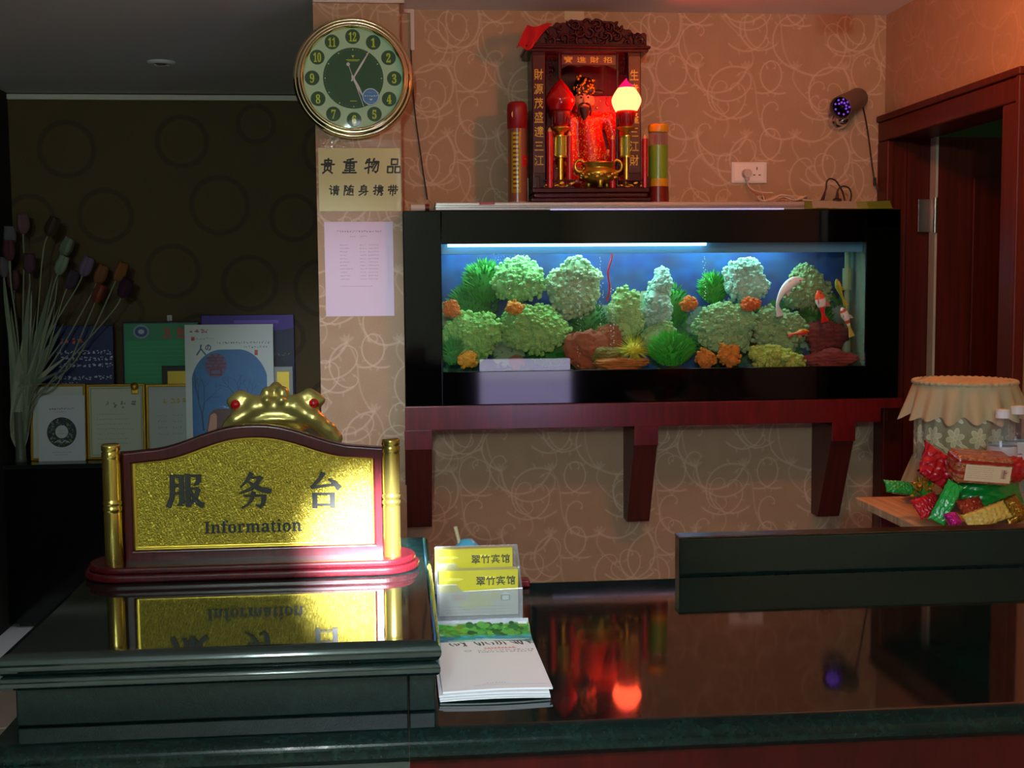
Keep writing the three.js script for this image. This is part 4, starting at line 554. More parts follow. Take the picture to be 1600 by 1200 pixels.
  fish('red and white fish hanging upright near the right end', [[1279, 454, -3.705], [1281, 466, -3.706], [1284, 478, -3.708], [1286, 490, -3.71], [1289, 503, -3.712]], 0.0165, (s) => s < 0.27 ? 0xe8501e : s < 0.52 ? 0xf0e6e0 : 0xd8241c, 0xd88a70);
  fish('slim yellow fish high at the right end of the tank', [[1307, 436, -3.705], [1310, 448, -3.706], [1315, 462, -3.708], [1322, 478, -3.71]], 0.010, (s, u) => u > 0.1 ? 0xc9b51e : 0x8c9a2c, 0xb8b040);
  fish('white fish with red spots lowest at the right end', [[1315, 481, -3.70], [1320, 492, -3.702], [1326, 507, -3.705], [1331, 526, -3.71]], 0.0125, (s) => (s > 0.1 && s < 0.2) || (s > 0.52 && s < 0.62) ? 0xd4481c : s > 0.68 ? 0xc0b050 : 0xeeece4, 0xd8d0b0);
  fish('small orange red fish swimming level above the gravel', [[1264, 518, -3.70], [1254, 519, -3.701], [1243, 521, -3.703], [1232, 524, -3.705]], 0.0095, (s, u) => u > -0.3 ? 0xe23410 : 0xe09a2c, 0xe0802c);
}
// ---------------------------------------------------------------- on top of the tank
const TOP = TY;
{
  const a = span(680, 312, 1258, 327, FZ + 0.001), t = thing('lamp_hood', 'long pale aluminium light hood lying on top of the fish tank', 'lamp hood', [0, 0, 0]);
  mesh('housing', boxMM(a.l, TOP - 0.0015, WALLZ + 0.008, at(1258, 320, FZ).x, TOP + 0.0235, FZ - 0.004, 0.003), std(0xb9b0ac, 0.32, { metalness: 0.55 }), t);
  mesh('front_rail', boxMM(a.l, TOP + 0.006, FZ - 0.005, at(1258, 320, FZ).x - 0.001, TOP + 0.0135, FZ - 0.001, 0.0015), std(0xa8a4a4, 0.25, { metalness: 0.7 }), t);
  mesh('light_slit', boxMM(at(860, 326, FZ).x, TOP - 0.0012, FZ - 0.005, at(1225, 326, FZ).x, TOP + 0.002, FZ - 0.0012), new THREE.MeshStandardMaterial({ color: 0xe8ecff, emissive: 0x9fb4ff, emissiveIntensity: 0.75 }), t).userData.label = 'narrow glowing slit where light escapes';
  const s = span(749, 316, 773, 319.5, FZ); mesh('red_label', boxMM(s.l, s.b, FZ - 0.0042, s.r, s.t, FZ - 0.0012), M.red, t);
}
const SH = TOP + 0.0238; // what stands on the hood
{
  const p = at(655, 318, -3.74), t = thing('connector', 'small white cylindrical connector at the tank top left corner', 'connector', [p.x, TOP - 0.0008, -3.74]);
  mesh('shell', new THREE.CylinderGeometry(0.0105, 0.0105, 0.05, 18).rotateZ(Math.PI / 2).translate(0, 0.0105, 0), M.white, t); mesh('cap', new THREE.CylinderGeometry(0.0112, 0.0112, 0.013, 18).rotateZ(Math.PI / 2).translate(0.024, 0.0112, 0), std(0x7a2a20, 0.4), t); mesh('lead', tube([[0.03, 0.0105, 0], [0.045, 0.02, -0.05], [0.03, 0.05, -0.12]], 0.0018, 16, 6), M.offWhite, t);
}
{
  const s = span(1142, 253.5, 1197, 286.5, WALLZ), t = thing('wall_socket', 'white double wall socket right of the shrine', 'socket', [s.x, s.y, WALLZ]);
  mesh('plate', box(s.w, s.h, 0.009, 0, 0, 0.0048, 0.003), M.white, t); mesh('inner_plate', box(s.w * 0.84, s.h * 0.84, 0.003, 0, 0, 0.0095, 0.0014), std(0xf2efe8, 0.35), t);
  for (const [x, y, a] of [[0.0245, 0.0125, 0], [0.0155, -0.008, 0.5], [0.0335, -0.008, -0.5]]) mesh('slot', box(a ? 0.0075 : 0.003, a ? 0.003 : 0.009, 0.0012, x, y, 0.0112), M.black, t);
  const q = at(1164, 272, WALLZ), u = thing('plug', 'pale round plug in the left half of the wall socket', 'plug', [q.x, q.y, WALLZ + 0.0112]);
  mesh('body', [new THREE.CylinderGeometry(0.013, 0.0145, 0.026, 24).rotateX(Math.PI / 2).translate(0, 0, 0.0135), box(0.012, 0.024, 0.016, 0, -0.012, 0.014, 0.004)], std(0xc9bfb0, 0.5), u);
  mesh('cord', tube([[0, -0.022, 0.014], [0.002, -0.036, 0.016], [0.012, -0.052, 0.03], [0.03, -0.062, 0.05], [0.07, -0.066, 0.06]], 0.0028, 24, 8), std(0xcbbba8, 0.5), u);
}
{
  const p = at(1222, 306, -3.76), t = thing('cable_bundle', 'loosely coiled pale cable bundle on the light hood', 'cable', [p.x, SH, -3.76]), pts = [];
  for (let i = 0; i < 80; i++) { const a = i * 0.42, k = 1 + 0.18 * Math.sin(i * 0.9); pts.push([Math.cos(a) * 0.068 * k, 0.004 + 0.016 * (0.5 + 0.5 * Math.sin(i * 1.7)) + 0.004 * (i % 5) / 5, Math.sin(a) * 0.03 * k]); }
  mesh('coil', tube(pts, 0.0022, 420, 6), std(0xd2c0ae, 0.5), t); mesh('tail', tube([[0.05, 0.012, 0.01], [0.07, 0.006, 0.03], [0.082, 0.004, 0.05]], 0.0024, 16, 6), std(0xd2c0ae, 0.5), t); mesh('tie', new THREE.TorusGeometry(0.01, 0.002, 8, 20).rotateY(Math.PI / 2).translate(0.066, 0.01, 0), M.white, t);
}
{ // two dark adapters with their looped leads
  const col = std(0x1d1512, 0.5);
  const p = at(1285, 311, -3.75), a = thing('adapter', 'dark power adapter with a standing cable loop, on the tank', 'adapter', [p.x, TOP + 0.0003, -3.75]);
  mesh('body', box(0.034, 0.03, 0.03, 0, 0.0155, 0, 0.006).rotateZ(0), col, a); mesh('strain_relief', new THREE.CylinderGeometry(0.003, 0.006, 0.03, 12).rotateZ(-0.35).translate(0.004, 0.043, 0), col, a);
  mesh('lead', tube([[0.006, 0.05, 0], [0.012, 0.07, 0], [0.014, 0.088, -0.002], [0.024, 0.098, -0.004], [0.042, 0.094, -0.006], [0.058, 0.074, -0.006], [0.07, 0.052, -0.008], [0.076, 0.03, -0.008]], 0.0027, 40, 8), std(0x2a1610, 0.5), a);
  const q = at(1308, 311, -3.745), b = thing('adapter', 'dark plug adapter with low double cable loop beside the green booklet', 'adapter', [q.x, TOP + 0.0003, -3.745]);
  mesh('body', box(0.024, 0.036, 0.026, 0, 0.0185, 0, 0.006), col, b); mesh('strain_relief', new THREE.CylinderGeometry(0.003, 0.006, 0.022, 12).translate(0, 0.046, 0), col, b);
  mesh('lead', tube([[0, 0.055, 0], [0.006, 0.068, 0], [0.02, 0.074, 0.002], [0.036, 0.068, 0.004], [0.044, 0.05, 0.004], [0.042, 0.03, 0.004], [0.036, 0.012, 0.003]], 0.0027, 40, 8), std(0x221410, 0.5), b); mesh('plug', box(0.016, 0.026, 0.018, 0.036, 0.0135, 0.003, 0.004), col, b);
}
{
  const a = at(1254, 327, FZ), b = at(1398, 326, FZ), w = b.x - a.x, t = thing('booklet', 'flat green and white booklet on the right end of the tank', 'booklet', [(a.x + b.x) / 2, TOP + 0.0006, -3.70]);
  const pr = picture(512, 64, (g, W, H) => { g.fillStyle = '#6f8a2e'; g.fillRect(0, 0, W, H); g.fillStyle = '#a9ac9a'; g.fillRect(70, 0, 250, H); g.fillStyle = '#8aa05a'; g.fillRect(320, 0, 60, H); });
  mesh('pages', new ParametricGeometry((u, v, p) => p.set((u - 0.5) * w + (v - 0.5) * 0.012, 0.001 + v * 0.026 + 0.0015 * Math.sin(u * 7), 0.016 - v * 0.05), 20, 6), std(0xffffff, 0.5, { map: pr, side: THREE.DoubleSide }), t); mesh('cover', box(w * 0.98, 0.0012, 0.08, 0.002, 0.0006, -0.025), std(0x6f8a2e, 0.5), t);
}
{ // night camera on its ball joint
  const p = at(1316, 167, WALLZ + 0.11), e = at(1343, 152, WALLZ + 0.03), t = thing('security_camera', 'small cylindrical security camera with purple lights on the wall', 'camera', [p.x, p.y, p.z]), ax = e.clone().sub(p).normalize(), L = e.distanceTo(p), turn = new THREE.Quaternion().setFromUnitVectors(V(0, 1, 0), ax), T = (g) => g.applyQuaternion(turn);
  const grey = std(0x7c6a5a, 0.45, { metalness: 0.3 });
  mesh('housing', T(lathe([[0.030, 0.002], [0.0335, 0], [0.034, 0.012], [0.0335, L * 0.9], [0.03, L * 0.98], [0, L]], 36)), grey, t); mesh('hood', T(lathe([[0.034, -0.012], [0.0365, -0.012], [0.0365, 0.03], [0.034, 0.03]], 36)), grey, t);
  mesh('face_plate', T(cyl(0.033, 0.033, 0.004, 0, 0.003, 0)), M.darkGlass, t); mesh('lens', T(ball(0.009, 0, 0.002, 0, 16)), M.darkGlass, t);
  for (let i = 0; i < 14; i++) { const a = i / 9 * Math.PI * 2 + (i > 8 ? 0.3 : 0), r = i > 8 ? 0.014 : 0.024; mesh('led', T(ball(0.0036, Math.cos(a) * r, 0.0005, Math.sin(a) * r, 8)), new THREE.MeshStandardMaterial({ color: 0x8040c0, emissive: 0x9a5cff, emissiveIntensity: 0.4 }), t); }
  const j = at(1316, 187, WALLZ + 0.05).sub(p); mesh('ball_joint', ball(0.02, j.x, j.y, j.z), M.chrome, t); mesh('mount', [new THREE.CylinderGeometry(0.026, 0.03, 0.03, 28).rotateX(Math.PI / 2).translate(j.x, j.y, WALLZ + 0.0155 - p.z), tube([[j.x, j.y, WALLZ + 0.02 - p.z], [j.x, j.y, j.z]], 0.012, 8, 12)], M.chrome, t);
  mesh('bracket', tube([[j.x, j.y, j.z], [j.x * 0.3 + 0.008, j.y * 0.5, j.z * 0.4], [ax.x * 0.03, ax.y * 0.03 - 0.03, ax.z * 0.03]], 0.008, 12, 10), M.chrome, t);
  const lamp = new THREE.PointLight(0xa25cff, 0.0006); lamp.position.copy(ax).multiplyScalar(-0.02); lamp.name = 'led_light'; t.add(lamp);
  const c = thing('camera_cable', 'dark cable hanging from the security camera to the tank top', 'cable', [0, 0, 0]);
  mesh('cable', tube([[1346, 158], [1351, 178], [1356, 205], [1360, 235], [1364, 265], [1368, 285], [1377, 300], [1388, 308]].map(([x, y], i) => at(x, y, WALLZ + (i < 1 ? 0.03 : 0.012 + i * 0.005))), 0.0024, 40, 8), std(0x2c1c10, 0.5), c); const k = at(1367, 283, WALLZ + 0.037); mesh('joint', cyl(0.005, 0.005, 0.022, k.x, k.y, k.z, 12), M.black, c);
}

// ---------------------------------------------------------------- house shrine with its offerings
const HZ = -3.70; // front plane of the shrine's posts
{
  const t = thing('house_shrine', 'carved dark red wooden house shrine with golden lettering on the tank', 'shrine', [0, 0, 0]), B = SH + 0.0004, back = WALLZ + 0.012;
  const sp = (x0, y0, x1, y1, z = HZ) => span(x0, y0, x1, y1, z), X = (px) => at(px, 200, HZ).x, Y = (py) => at(920, py, HZ).y;
  const xl = X(829), xr = X(1015), mid = (xl + xr) / 2;
  mesh('plinth', [boxMM(xl - 0.002, B, back, xr + 0.002, B + 0.012, HZ + 0.018, 0.004), boxMM(xl + 0.006, B + 0.011, back, xr - 0.006, B + 0.028, HZ + 0.012, 0.006), boxMM(xl + 0.002, B + 0.027, back, xr - 0.002, B + 0.042, HZ + 0.015, 0.004)].map(metre), M.rosewood, t);
  const fl = B + 0.042; // shrine floor
  const cTop = Y(80), post = (x0, x1) => boxMM(x0, fl, HZ - 0.05, x1, cTop, HZ - 0.004, 0.003);
  const pl0 = X(832), pl1 = X(853), pr0 = X(981), pr1 = X(1002);
  const board = (chars, x0, x1, y0, y1) => { const tx = picture(128, 1024, (g, w, h) => { g.fillStyle = '#4a1216'; g.fillRect(0, 0, w, h); for (let i = 0; i < 60; i++) { g.fillStyle = `rgba(${80 + rnd(30)},20,20,0.25)`; g.fillRect(rnd(w), 0, rnd(4), h); } words(g, chars, 14, 120, 96, 124, 10, '#d8b23c', true, 0.4); }); const s = [x0 + 0.002, cTop - 0.012, x1 - 0.002, fl + 0.045]; return [tx, boxMM(s[0], s[3], HZ - 0.0045, s[2], s[1], HZ - 0.001, 0.0015)]; };
  for (const [x0, x1, ch] of [[pl0, pl1, '財源茂盛達三江'], [pr0, pr1, '生意興隆三江財']]) {
    mesh('post', metre(post(x0, x1)), M.rosewood, t);
    const [tx, g] = board(ch, x0, x1); g.computeBoundingBox(); const b = g.boundingBox, p = g.attributes.position, uv = g.attributes.uv; for (let i = 0; i < p.count; i++) uv.setXY(i, (p.getX(i) - b.min.x) / (b.max.x - b.min.x), (p.getY(i) - b.min.y) / (b.max.y - b.min.y));
    mesh('couplet_board', g, std(0xffffff, 0.18, { map: tx, clearcoat: 0.6, clearcoatRoughness: 0.1 }), t).userData.label = 'lacquered board with golden characters';
  }
  mesh('side_wall', [boxMM(pl0 + 0.004, fl, back, pl0 + 0.012, cTop, HZ - 0.05), boxMM(pr1 - 0.012, fl, back, pr1 - 0.004, cTop, HZ - 0.05)].map(metre), M.rosewood, t);
  mesh('back_wall', metre(boxMM(pl0 + 0.004, fl, back - 0.004, pr1 - 0.004, cTop, back + 0.004)), M.rosewood, t);
  const gold = std(0xd6a92e, 0.4, { metalness: 0.7 });
  // inner posts and the lintel with its wavy lower edge
  for (const px of [877, 968]) mesh('inner_post', metre(boxMM(X(px) - 0.004, fl, HZ - 0.045, X(px) + 0.004, cTop, HZ - 0.03, 0.002)), M.rosewood, t);
  const lx0 = X(880), lx1 = X(966), ly1 = cTop - 0.002, ly0 = Y(101);
  const sh = new THREE.Shape(); sh.moveTo(lx0, ly1); sh.lineTo(lx0, ly0 + 0.004); for (let i = 0; i <= 40; i++) { const u = i / 40; sh.lineTo(lx0 + (lx1 - lx0) * u, ly0 - 0.0015 + 0.005 * Math.abs(Math.sin(u * Math.PI * 3 + 0.25)) - (u > 0.85 ? (u - 0.85) * 0.05 : 0) - (u < 0.12 ? (0.12 - u) * 0.06 : 0)); } sh.lineTo(lx1, ly1);
  mesh('lintel', metre(new THREE.ExtrudeGeometry(sh, { depth: 0.006, bevelEnabled: false }).translate(0, 0, HZ - 0.038)), M.rosewood, t);
  const lt = picture(512, 128, (g, w, h) => { g.fillStyle = '#6a3a34'; g.fillRect(0, 0, w, h); words(g, '寶進財招', 16, 20, 86, 126, 10, '#d8b440', false, 0.4); });
  mesh('lintel_board', new THREE.PlaneGeometry(lx1 - lx0 - 0.004, 0.028).translate((lx0 + lx1) / 2, ly1 - 0.018, HZ - 0.0315), std(0xffffff, 0.2, { map: lt, clearcoat: 0.5 }), t);
  mesh('fretwork', (() => { const l = []; for (const [a, b] of [[855, 873], [970, 980]]) for (let i = 0; i < 5; i++) { const x = X(a + (b - a) * rnd(0.3, 0.7)), y = cTop - 0.016 - i * 0.013; l.push(new THREE.TorusGeometry(0.007, 0.0022, 6, 14, rnd(3, 6)).rotateZ(rnd(6)).translate(x, y, HZ - 0.036)); } return merge(l); })(), M.rosewood, t);
  // cornice and carved crest
  mesh('cornice', [boxMM(X(824), cTop - 0.002, back, X(1013), cTop + 0.008, HZ + 0.004, 0.003), boxMM(X(821), cTop + 0.007, back, X(1016), cTop + 0.016, HZ + 0.012, 0.005), boxMM(X(830), cTop + 0.015, back, X(1008), cTop + 0.022, HZ + 0.004, 0.003)].map(metre), M.rosewood, t);
  const cy = cTop + 0.021; const list = [];
  { const s = new THREE.Shape(), x0 = X(845), x1 = X(1011), n = 60; s.moveTo(x0, cy); for (let i = 0; i <= n; i++) { const u = i / n, h = (Y(30) - cy) * (0.62 + 0.38 * Math.sin(Math.PI * Math.min(1, u * 1.15))) * (u > 0.72 ? 1 - (u - 0.72) * 1.1 : 1) + 0.003 * Math.sin(u * 47) + 0.002 * Math.sin(u * 91); s.lineTo(x0 + (x1 - x0) * u, cy + h); } s.lineTo(x1, cy); list.push(new THREE.ExtrudeGeometry(s, { depth: 0.006, bevelThickness: 0.002, bevelSize: 0.0015, bevelSegments: 2 }).translate(0, 0, HZ - 0.022));
    for (let i = 0; i < 64; i++) { const u = rnd(0.02, 0.97), h = (Y(32) - cy) * (0.62 + 0.38 * Math.sin(Math.PI * Math.min(1, u * 1.15))) * (u > 0.72 ? 1 - (u - 0.72) * 1.1 : 1); const x = x0 + (x1 - x0) * u, y = cy + 0.003 + rnd(h - 0.005), r = rnd(0.006, 0.0135); list.push(i % 3 ? new THREE.TorusGeometry(r, r * 0.38, 6, 16, rnd(2.5, 5.5)).rotateZ(rnd(6.3)).translate(x, y, HZ - 0.010 + rnd(0.006)) : new THREE.SphereGeometry(r * 0.8, 8, 6).scale(1.4, 0.6, 0.5).rotateZ(rnd(3)).translate(x, y, HZ - 0.012)); } }
  mesh('carved_crest', list, M.rosewood, t);
  // low front railing with openwork, golden leaves behind the openings
  for (const [a, b] of [[848, 898], [965, 1014]]) {
    const x0 = X(a), x1 = X(b), y0 = fl - 0.001, h = 0.026, l = [boxMM(x0, y0 + h - 0.005, HZ + 0.004, x1, y0 + h, HZ + 0.012, 0.002), boxMM(x0, y0, HZ + 0.004, x1, y0 + 0.005, HZ + 0.012, 0.002)];
    for (let i = 0; i < 4; i++) { const x = x0 + (x1 - x0) * (i + 0.5) / 4; l.push(new THREE.TorusGeometry(0.0085, 0.0022, 6, 18, 4.6).rotateZ(i % 2 ? 0.8 : 3.3).translate(x, y0 + h * 0.5, HZ + 0.008)); }
    mesh('railing', l, M.rosewood, t); const gl = []; for (let i = 0; i < 6; i++) gl.push(new THREE.SphereGeometry(0.006, 8, 6).scale(1.5, 0.7, 0.25).rotateZ(rnd(-0.6, 0.6)).translate(x0 + (x1 - x0) * (i + 0.5) / 6, y0 + 0.008 + (i % 2) * 0.008, HZ + 0.004)); mesh('golden_leaves', gl, gold, t);
  }
  for (const x of [X(838), X(1011)]) mesh('corner_block', metre(boxMM(x - 0.009, fl - 0.001, HZ - 0.004, x + 0.009, fl + 0.034, HZ + 0.013, 0.002)), M.rosewood, t);
}
{ // seated bearded deity figurine: one skin, with hat, beard and ornaments as parts
  const Z0 = -3.805, c = at(928, 262, Z0), t = thing('deity_figurine', 'seated bearded figurine in red and gold robes inside the shrine', 'figurine', [c.x, SH + 0.0428, Z0]);
  const hd = at(911, 157, Z0).sub(V(c.x, SH + 0.0428, Z0)), hx = hd.x, hy = hd.y;
  const body = skin([
    { a: [0, 0.02, 0], e: [0.105, 0.03, 0.04] }, { a: [0, 0.05, 0], b: [hx * 0.6, hy - 0.075, 0], r: 0.055, q: 0.04 }, { a: [hx * 0.5 - 0.05, hy - 0.06, 0], b: [hx * 0.5 + 0.06, hy - 0.06, 0], r: 0.022 },
    { a: [hx * 0.5 - 0.055, hy - 0.06, 0.004], b: [-0.075, 0.07, 0.014], r: 0.021, q: 0.024 }, { a: [-0.075, 0.07, 0.014], b: [-0.025, 0.06, 0.035], r: 0.024, q: 0.018 },
    { a: [hx * 0.5 + 0.065, hy - 0.06, 0.004], b: [0.085, 0.075, 0.014], r: 0.021, q: 0.024 }, { a: [0.085, 0.075, 0.014], b: [0.045, 0.1, 0.035], r: 0.024, q: 0.016 },
    { a: [-0.055, 0.025, 0.02], e: [0.045, 0.025, 0.03] }, { a: [0.055, 0.025, 0.02], e: [0.045, 0.025, 0.03] },
    { a: [hx, hy - 0.03, 0.004], b: [hx, hy, 0.004], r: 0.014, q: 0.016 },
  ], 0.014, 0.004);
  const robe = picture(512, 512, (g, w, h) => { g.fillStyle = '#b80d12'; g.fillRect(0, 0, w, h); for (let i = 0; i < 900; i++) { const s = rnd(2, 7); g.fillStyle = ['#e8b830', '#f0cc58', '#7a0408', '#d89a20'][i % 4]; g.beginPath(); g.ellipse(rnd(w), rnd(h), s, s * rnd(0.4, 1), rnd(3), 0, 7); g.fill(); } g.strokeStyle = '#e0b030'; g.lineWidth = 3; for (let i = 0; i < 40; i++) { g.beginPath(); g.arc(rnd(w), rnd(h), rnd(8, 22), rnd(6), rnd(6)); g.stroke(); } });
  { const p = body.attributes.position, uv = new Float32Array(p.count * 2); for (let i = 0; i < p.count; i++) uv.set([p.getX(i) * 6, p.getY(i) * 6], i * 2); body.setAttribute('uv', new THREE.BufferAttribute(uv, 2)); }
  mesh('body', body, std(0xffffff, 0.3, { map: tiled(robe, 1), clearcoat: 0.4 }), t).userData.label = 'red robe with golden specks';
  const f = skin([{ a: [hx, hy, 0.012], e: [0.028, 0.034, 0.024] }, { a: [hx, hy + 0.004, 0.034], b: [hx, hy - 0.008, 0.040], r: 0.004, q: 0.006 }, { a: [hx - 0.014, hy - 0.009, 0.028], r: 0.008 }, { a: [hx + 0.014, hy - 0.009, 0.028], r: 0.008 }, { a: [hx - 0.029, hy - 0.002, 0.008], e: [0.006, 0.014, 0.007] }, { a: [hx + 0.029, hy - 0.002, 0.008], e: [0.006, 0.014, 0.007] }, { a: [hx, hy - 0.019, 0.033], e: [0.009, 0.003, 0.005] }], 0.004, 0.0016);
  mesh('face', f, std(0xd8966a, 0.4), t);
  mesh('hair', [-1, 1].flatMap((s) => [tube([[hx + s * 0.003, hy - 0.0135, 0.039], [hx + s * 0.014, hy - 0.018, 0.036], [hx + s * 0.019, hy - 0.034, 0.032], [hx + s * 0.018, hy - 0.052, 0.030]], 0.0032, 16, 6), tube([[hx + s * 0.005, hy + 0.011, 0.037], [hx + s * 0.013, hy + 0.0145, 0.034], [hx + s * 0.021, hy + 0.011, 0.029]], 0.0023, 10, 6)]).concat([new THREE.ConeGeometry(0.018, 0.06, 14).rotateX(Math.PI).scale(1, 1, 0.6).translate(hx, hy - 0.056, 0.032)]), std(0x100b08, 0.6), t).userData.label = 'long black beard, moustache and eyebrows';
  mesh('eye', [-1, 1].map((s) => ball(0.0032, hx + s * 0.011, hy + 0.004, 0.0345, 8)), M.black, t);
  mesh('hat', [lathe([[0, 0.056], [0.02, 0.052], [0.029, 0.034], [0.031, 0.016], [0.031, 0]]).translate(hx, hy + 0.016, 0.004), box(0.056, 0.013, 0.006, hx, hy + 0.025, 0.033, 0.003), ...[-1, 1].map((s) => new THREE.SphereGeometry(0.012, 12, 8).scale(1.7, 0.6, 0.25).translate(hx + s * 0.045, hy + 0.026, 0.002))], std(0x1d0f0c, 0.35), t);
  const or = []; for (let i = 0; i < 42; i++) { const a = rnd(-1.2, 1.2), y = hy + rnd(0.018, 0.07); or.push(ball(rnd(0.0028, 0.006), hx + Math.sin(a) * 0.033, y, 0.008 + Math.cos(a) * 0.03, 8)); } for (let i = 0; i < 46; i++) or.push(ball(rnd(0.0018, 0.004), rnd(-0.055, 0.065), rnd(0.03, 0.11), 0.048 + rnd(0.004), 7)); for (let i = 0; i < 16; i++) { const a = i / 16 * 6.283; or.push(ball(0.003, 0.008 + Math.cos(a) * 0.021, 0.062 + Math.sin(a) * 0.021, 0.056, 8)); }
  mesh('golden_ornament', or, std(0xf0c040, 0.22, { metalness: 0.9 }), t); mesh('belt', new THREE.TorusGeometry(0.021, 0.0045, 8, 28).translate(0.008, 0.062, 0.054), M.gold, t);
  mesh('hand', [-1, 1].map((s) => s < 0 ? skin([{ a: [-0.02, 0.058, 0.042], e: [0.012, 0.008, 0.007] }, ...[0, 1, 2, 3].map((k) => ({ a: [-0.01, 0.063 - k * 0.0042, 0.045], b: [0.001, 0.061 - k * 0.0042, 0.047], r: 0.0019 })), { a: [-0.018, 0.065, 0.044], b: [-0.008, 0.071, 0.045], r: 0.0021 }], 0.003, 0.0012) : skin([{ a: [0.042, 0.104, 0.042], e: [0.010, 0.010, 0.007] }, ...[0, 1, 2, 3].map((k) => ({ a: [0.035 + k * 0.0043, 0.112, 0.044], b: [0.034 + k * 0.0043, 0.121, 0.043], r: 0.0019 })), { a: [0.051, 0.104, 0.044], b: [0.056, 0.111, 0.045], r: 0.0021 }], 0.003, 0.0012)), std(0xd8966a, 0.45), t);
}
{ // gilded screen that fills the niche behind the figurine
  const a = span(858, 150, 990, 256, -3.846), t = thing('gilded_screen', 'red and gold relief screen behind the seated figurine', 'screen', [a.x, SH + 0.0428, -3.846]), H = a.t - SH - 0.0428; mesh('panel', box(a.w * 0.94, H, 0.004, 0, H / 2, 0, 0.001), std(0xa80c10, 0.4), t);
  const g1 = [], g2 = []; for (let i = 0; i < 150; i++) { const x = rnd(-0.45, 0.45) * a.w, y = rnd(0.02, H - 0.004), r = rnd(0.003, 0.008); (i % 3 ? g1 : g2).push(i % 2 ? new THREE.TorusGeometry(r, r * 0.4, 5, 12, rnd(2.5, 6)).rotateZ(rnd(6)).translate(x, y, 0.004) : new THREE.SphereGeometry(r * 0.7, 8, 6).scale(1.3, 0.8, 0.6).rotateZ(rnd(3)).translate(x, y, 0.004)); } mesh('golden_relief', g2, std(0xf0c040, 0.25, { metalness: 0.8 }), t); mesh('red_relief', g1, std(0xc01014, 0.25, { clearcoat: 0.6 }), t);
}
{ // two lotus-bud lamps on lantern stands: the left one dark, the right one lit
  const mk = (px, lit, label) => {
    const c = at(px, 250, HZ - 0.012), t = thing('lotus_lamp', label, 'lamp', [c.x, SH + 0.0428, HZ - 0.014], 'lotus lamps before the shrine figurine'); delete t.userData.group;
    const Y = (py) => at(px, py, HZ - 0.014).y - SH - 0.0428, b0 = Y(174), b1 = Y(122), h = b1 - b0, w = 0.0452;
    mesh('base', lathe([[0, 0], [0.026, 0], [0.027, 0.004], [0.02, 0.008], [0.013, 0.012], [0.012, 0.018], [0.018, 0.023], [0, 0.025]]), M.gold, t);
    const y1 = Y(245), y2 = Y(213), hexa = (r, h, y) => new THREE.CylinderGeometry(r, r, h, 6).translate(0, y + h / 2, 0);
    mesh('stem', [cyl(0.009, 0.009, Math.max(0.012, y1 - 0.022), 0, (y1 + 0.022) / 2, 0, 16), hexa(0.0215, 0.005, y1 - 0.003), hexa(0.0215, 0.005, y2 - 0.003)], M.gold, t);
    mesh('lantern', hexa(0.018, y2 - y1 - 0.002, y1), std(0x8a9a28, 0.3, { clearcoat: 0.6 }), t); mesh('lantern_bar', [0, 1, 2, 3, 4, 5].map((i) => cyl(0.002, 0.002, y2 - y1 - 0.002, Math.cos(i * Math.PI / 3 + Math.PI / 6) * 0.0182, (y1 + y2) / 2, Math.sin(i * Math.PI / 3 + Math.PI / 6) * 0.0182, 6)), M.gold, t);
    mesh('saucer', lathe([[0, y2], [0.01, y2], [0.013, Y(207)], [0.027, Y(202)], [0.029, Y(198.5)], [0.022, Y(200)], [0, Y(201)]]), M.gold, t);
    mesh('calyx', lathe([[0.018, Y(200)], [0.025, Y(190)], [0.029, Y(180)], [0.031, b0 + 0.002], [0.022, b0 + 0.003]], 30), lit ? std(0xa8080c, 0.3) : std(0x7c0a0c, 0.4), t); const ribs = []; for (let i = 0; i < 16; i++) { const a = i / 16 * 6.283; ribs.push(cyl(0.0022, 0.0016, Y(177) - Y(194), Math.cos(a) * 0.0272, Y(185.5), Math.sin(a) * 0.0272, 5)); } mesh('calyx_ribs', ribs, std(0x6a080a, 0.4), t);
    const prof = (s) => w * (s < 0.34 ? 0.74 + 0.26 * Math.sin(s / 0.34 * Math.PI / 2) : (1 - Math.pow((s - 0.34) / 0.66, 1.4)));
    const pts = []; for (let i = 0; i <= 30; i++) pts.push([i === 30 ? 0.0001 : prof(i / 30), b0 + h * i / 30]); const low = pts.filter((p, i) => i <= 21), tip = pts.filter((p, i) => i >= 21);
    if (!lit) { mesh('bud', lathe([[0, b0], ...pts], 40), M.redPlastic, t); return; }
    mesh('bud', lathe([[0, b0], ...low], 40), new THREE.MeshStandardMaterial({ color: 0xd03020, roughness: 0.3, emissive: new THREE.Color().setRGB(1, 0.082, 0.03), emissiveIntensity: 12 }), t).userData.label = 'brightly glowing lower bud';
    mesh('tip', lathe(tip, 40), new THREE.MeshStandardMaterial({ color: 0xc00838, roughness: 0.3, emissive: new THREE.Color().setRGB(1, 0.01, 0.16), emissiveIntensity: 0.9 }), t).userData.label = 'magenta red tip of the bud';
    const l = new THREE.PointLight(new THREE.Color().setRGB(1, 0.035, 0.014), LAMPGLOW.power); l.position.set(0, b0 + h * 0.35, 0); l.shadow.radius = 1.7; l.castShadow = true; l.name = 'bud_light'; t.add(l);
  };
  mk(876, false, 'unlit red lotus-bud lamp at the left front of the shrine'); mk(979, true, 'glowing lotus-bud lamp at the right front of the shrine');
  const tower = [[858, 207, 'red electric candle left of the unlit lotus lamp'], [890, 212, 'red electric candle right of the unlit lotus lamp'], [957, 218, 'red electric candle left of the glowing lotus lamp'], [1006, 218, 'red electric candle right of the glowing lotus lamp']];
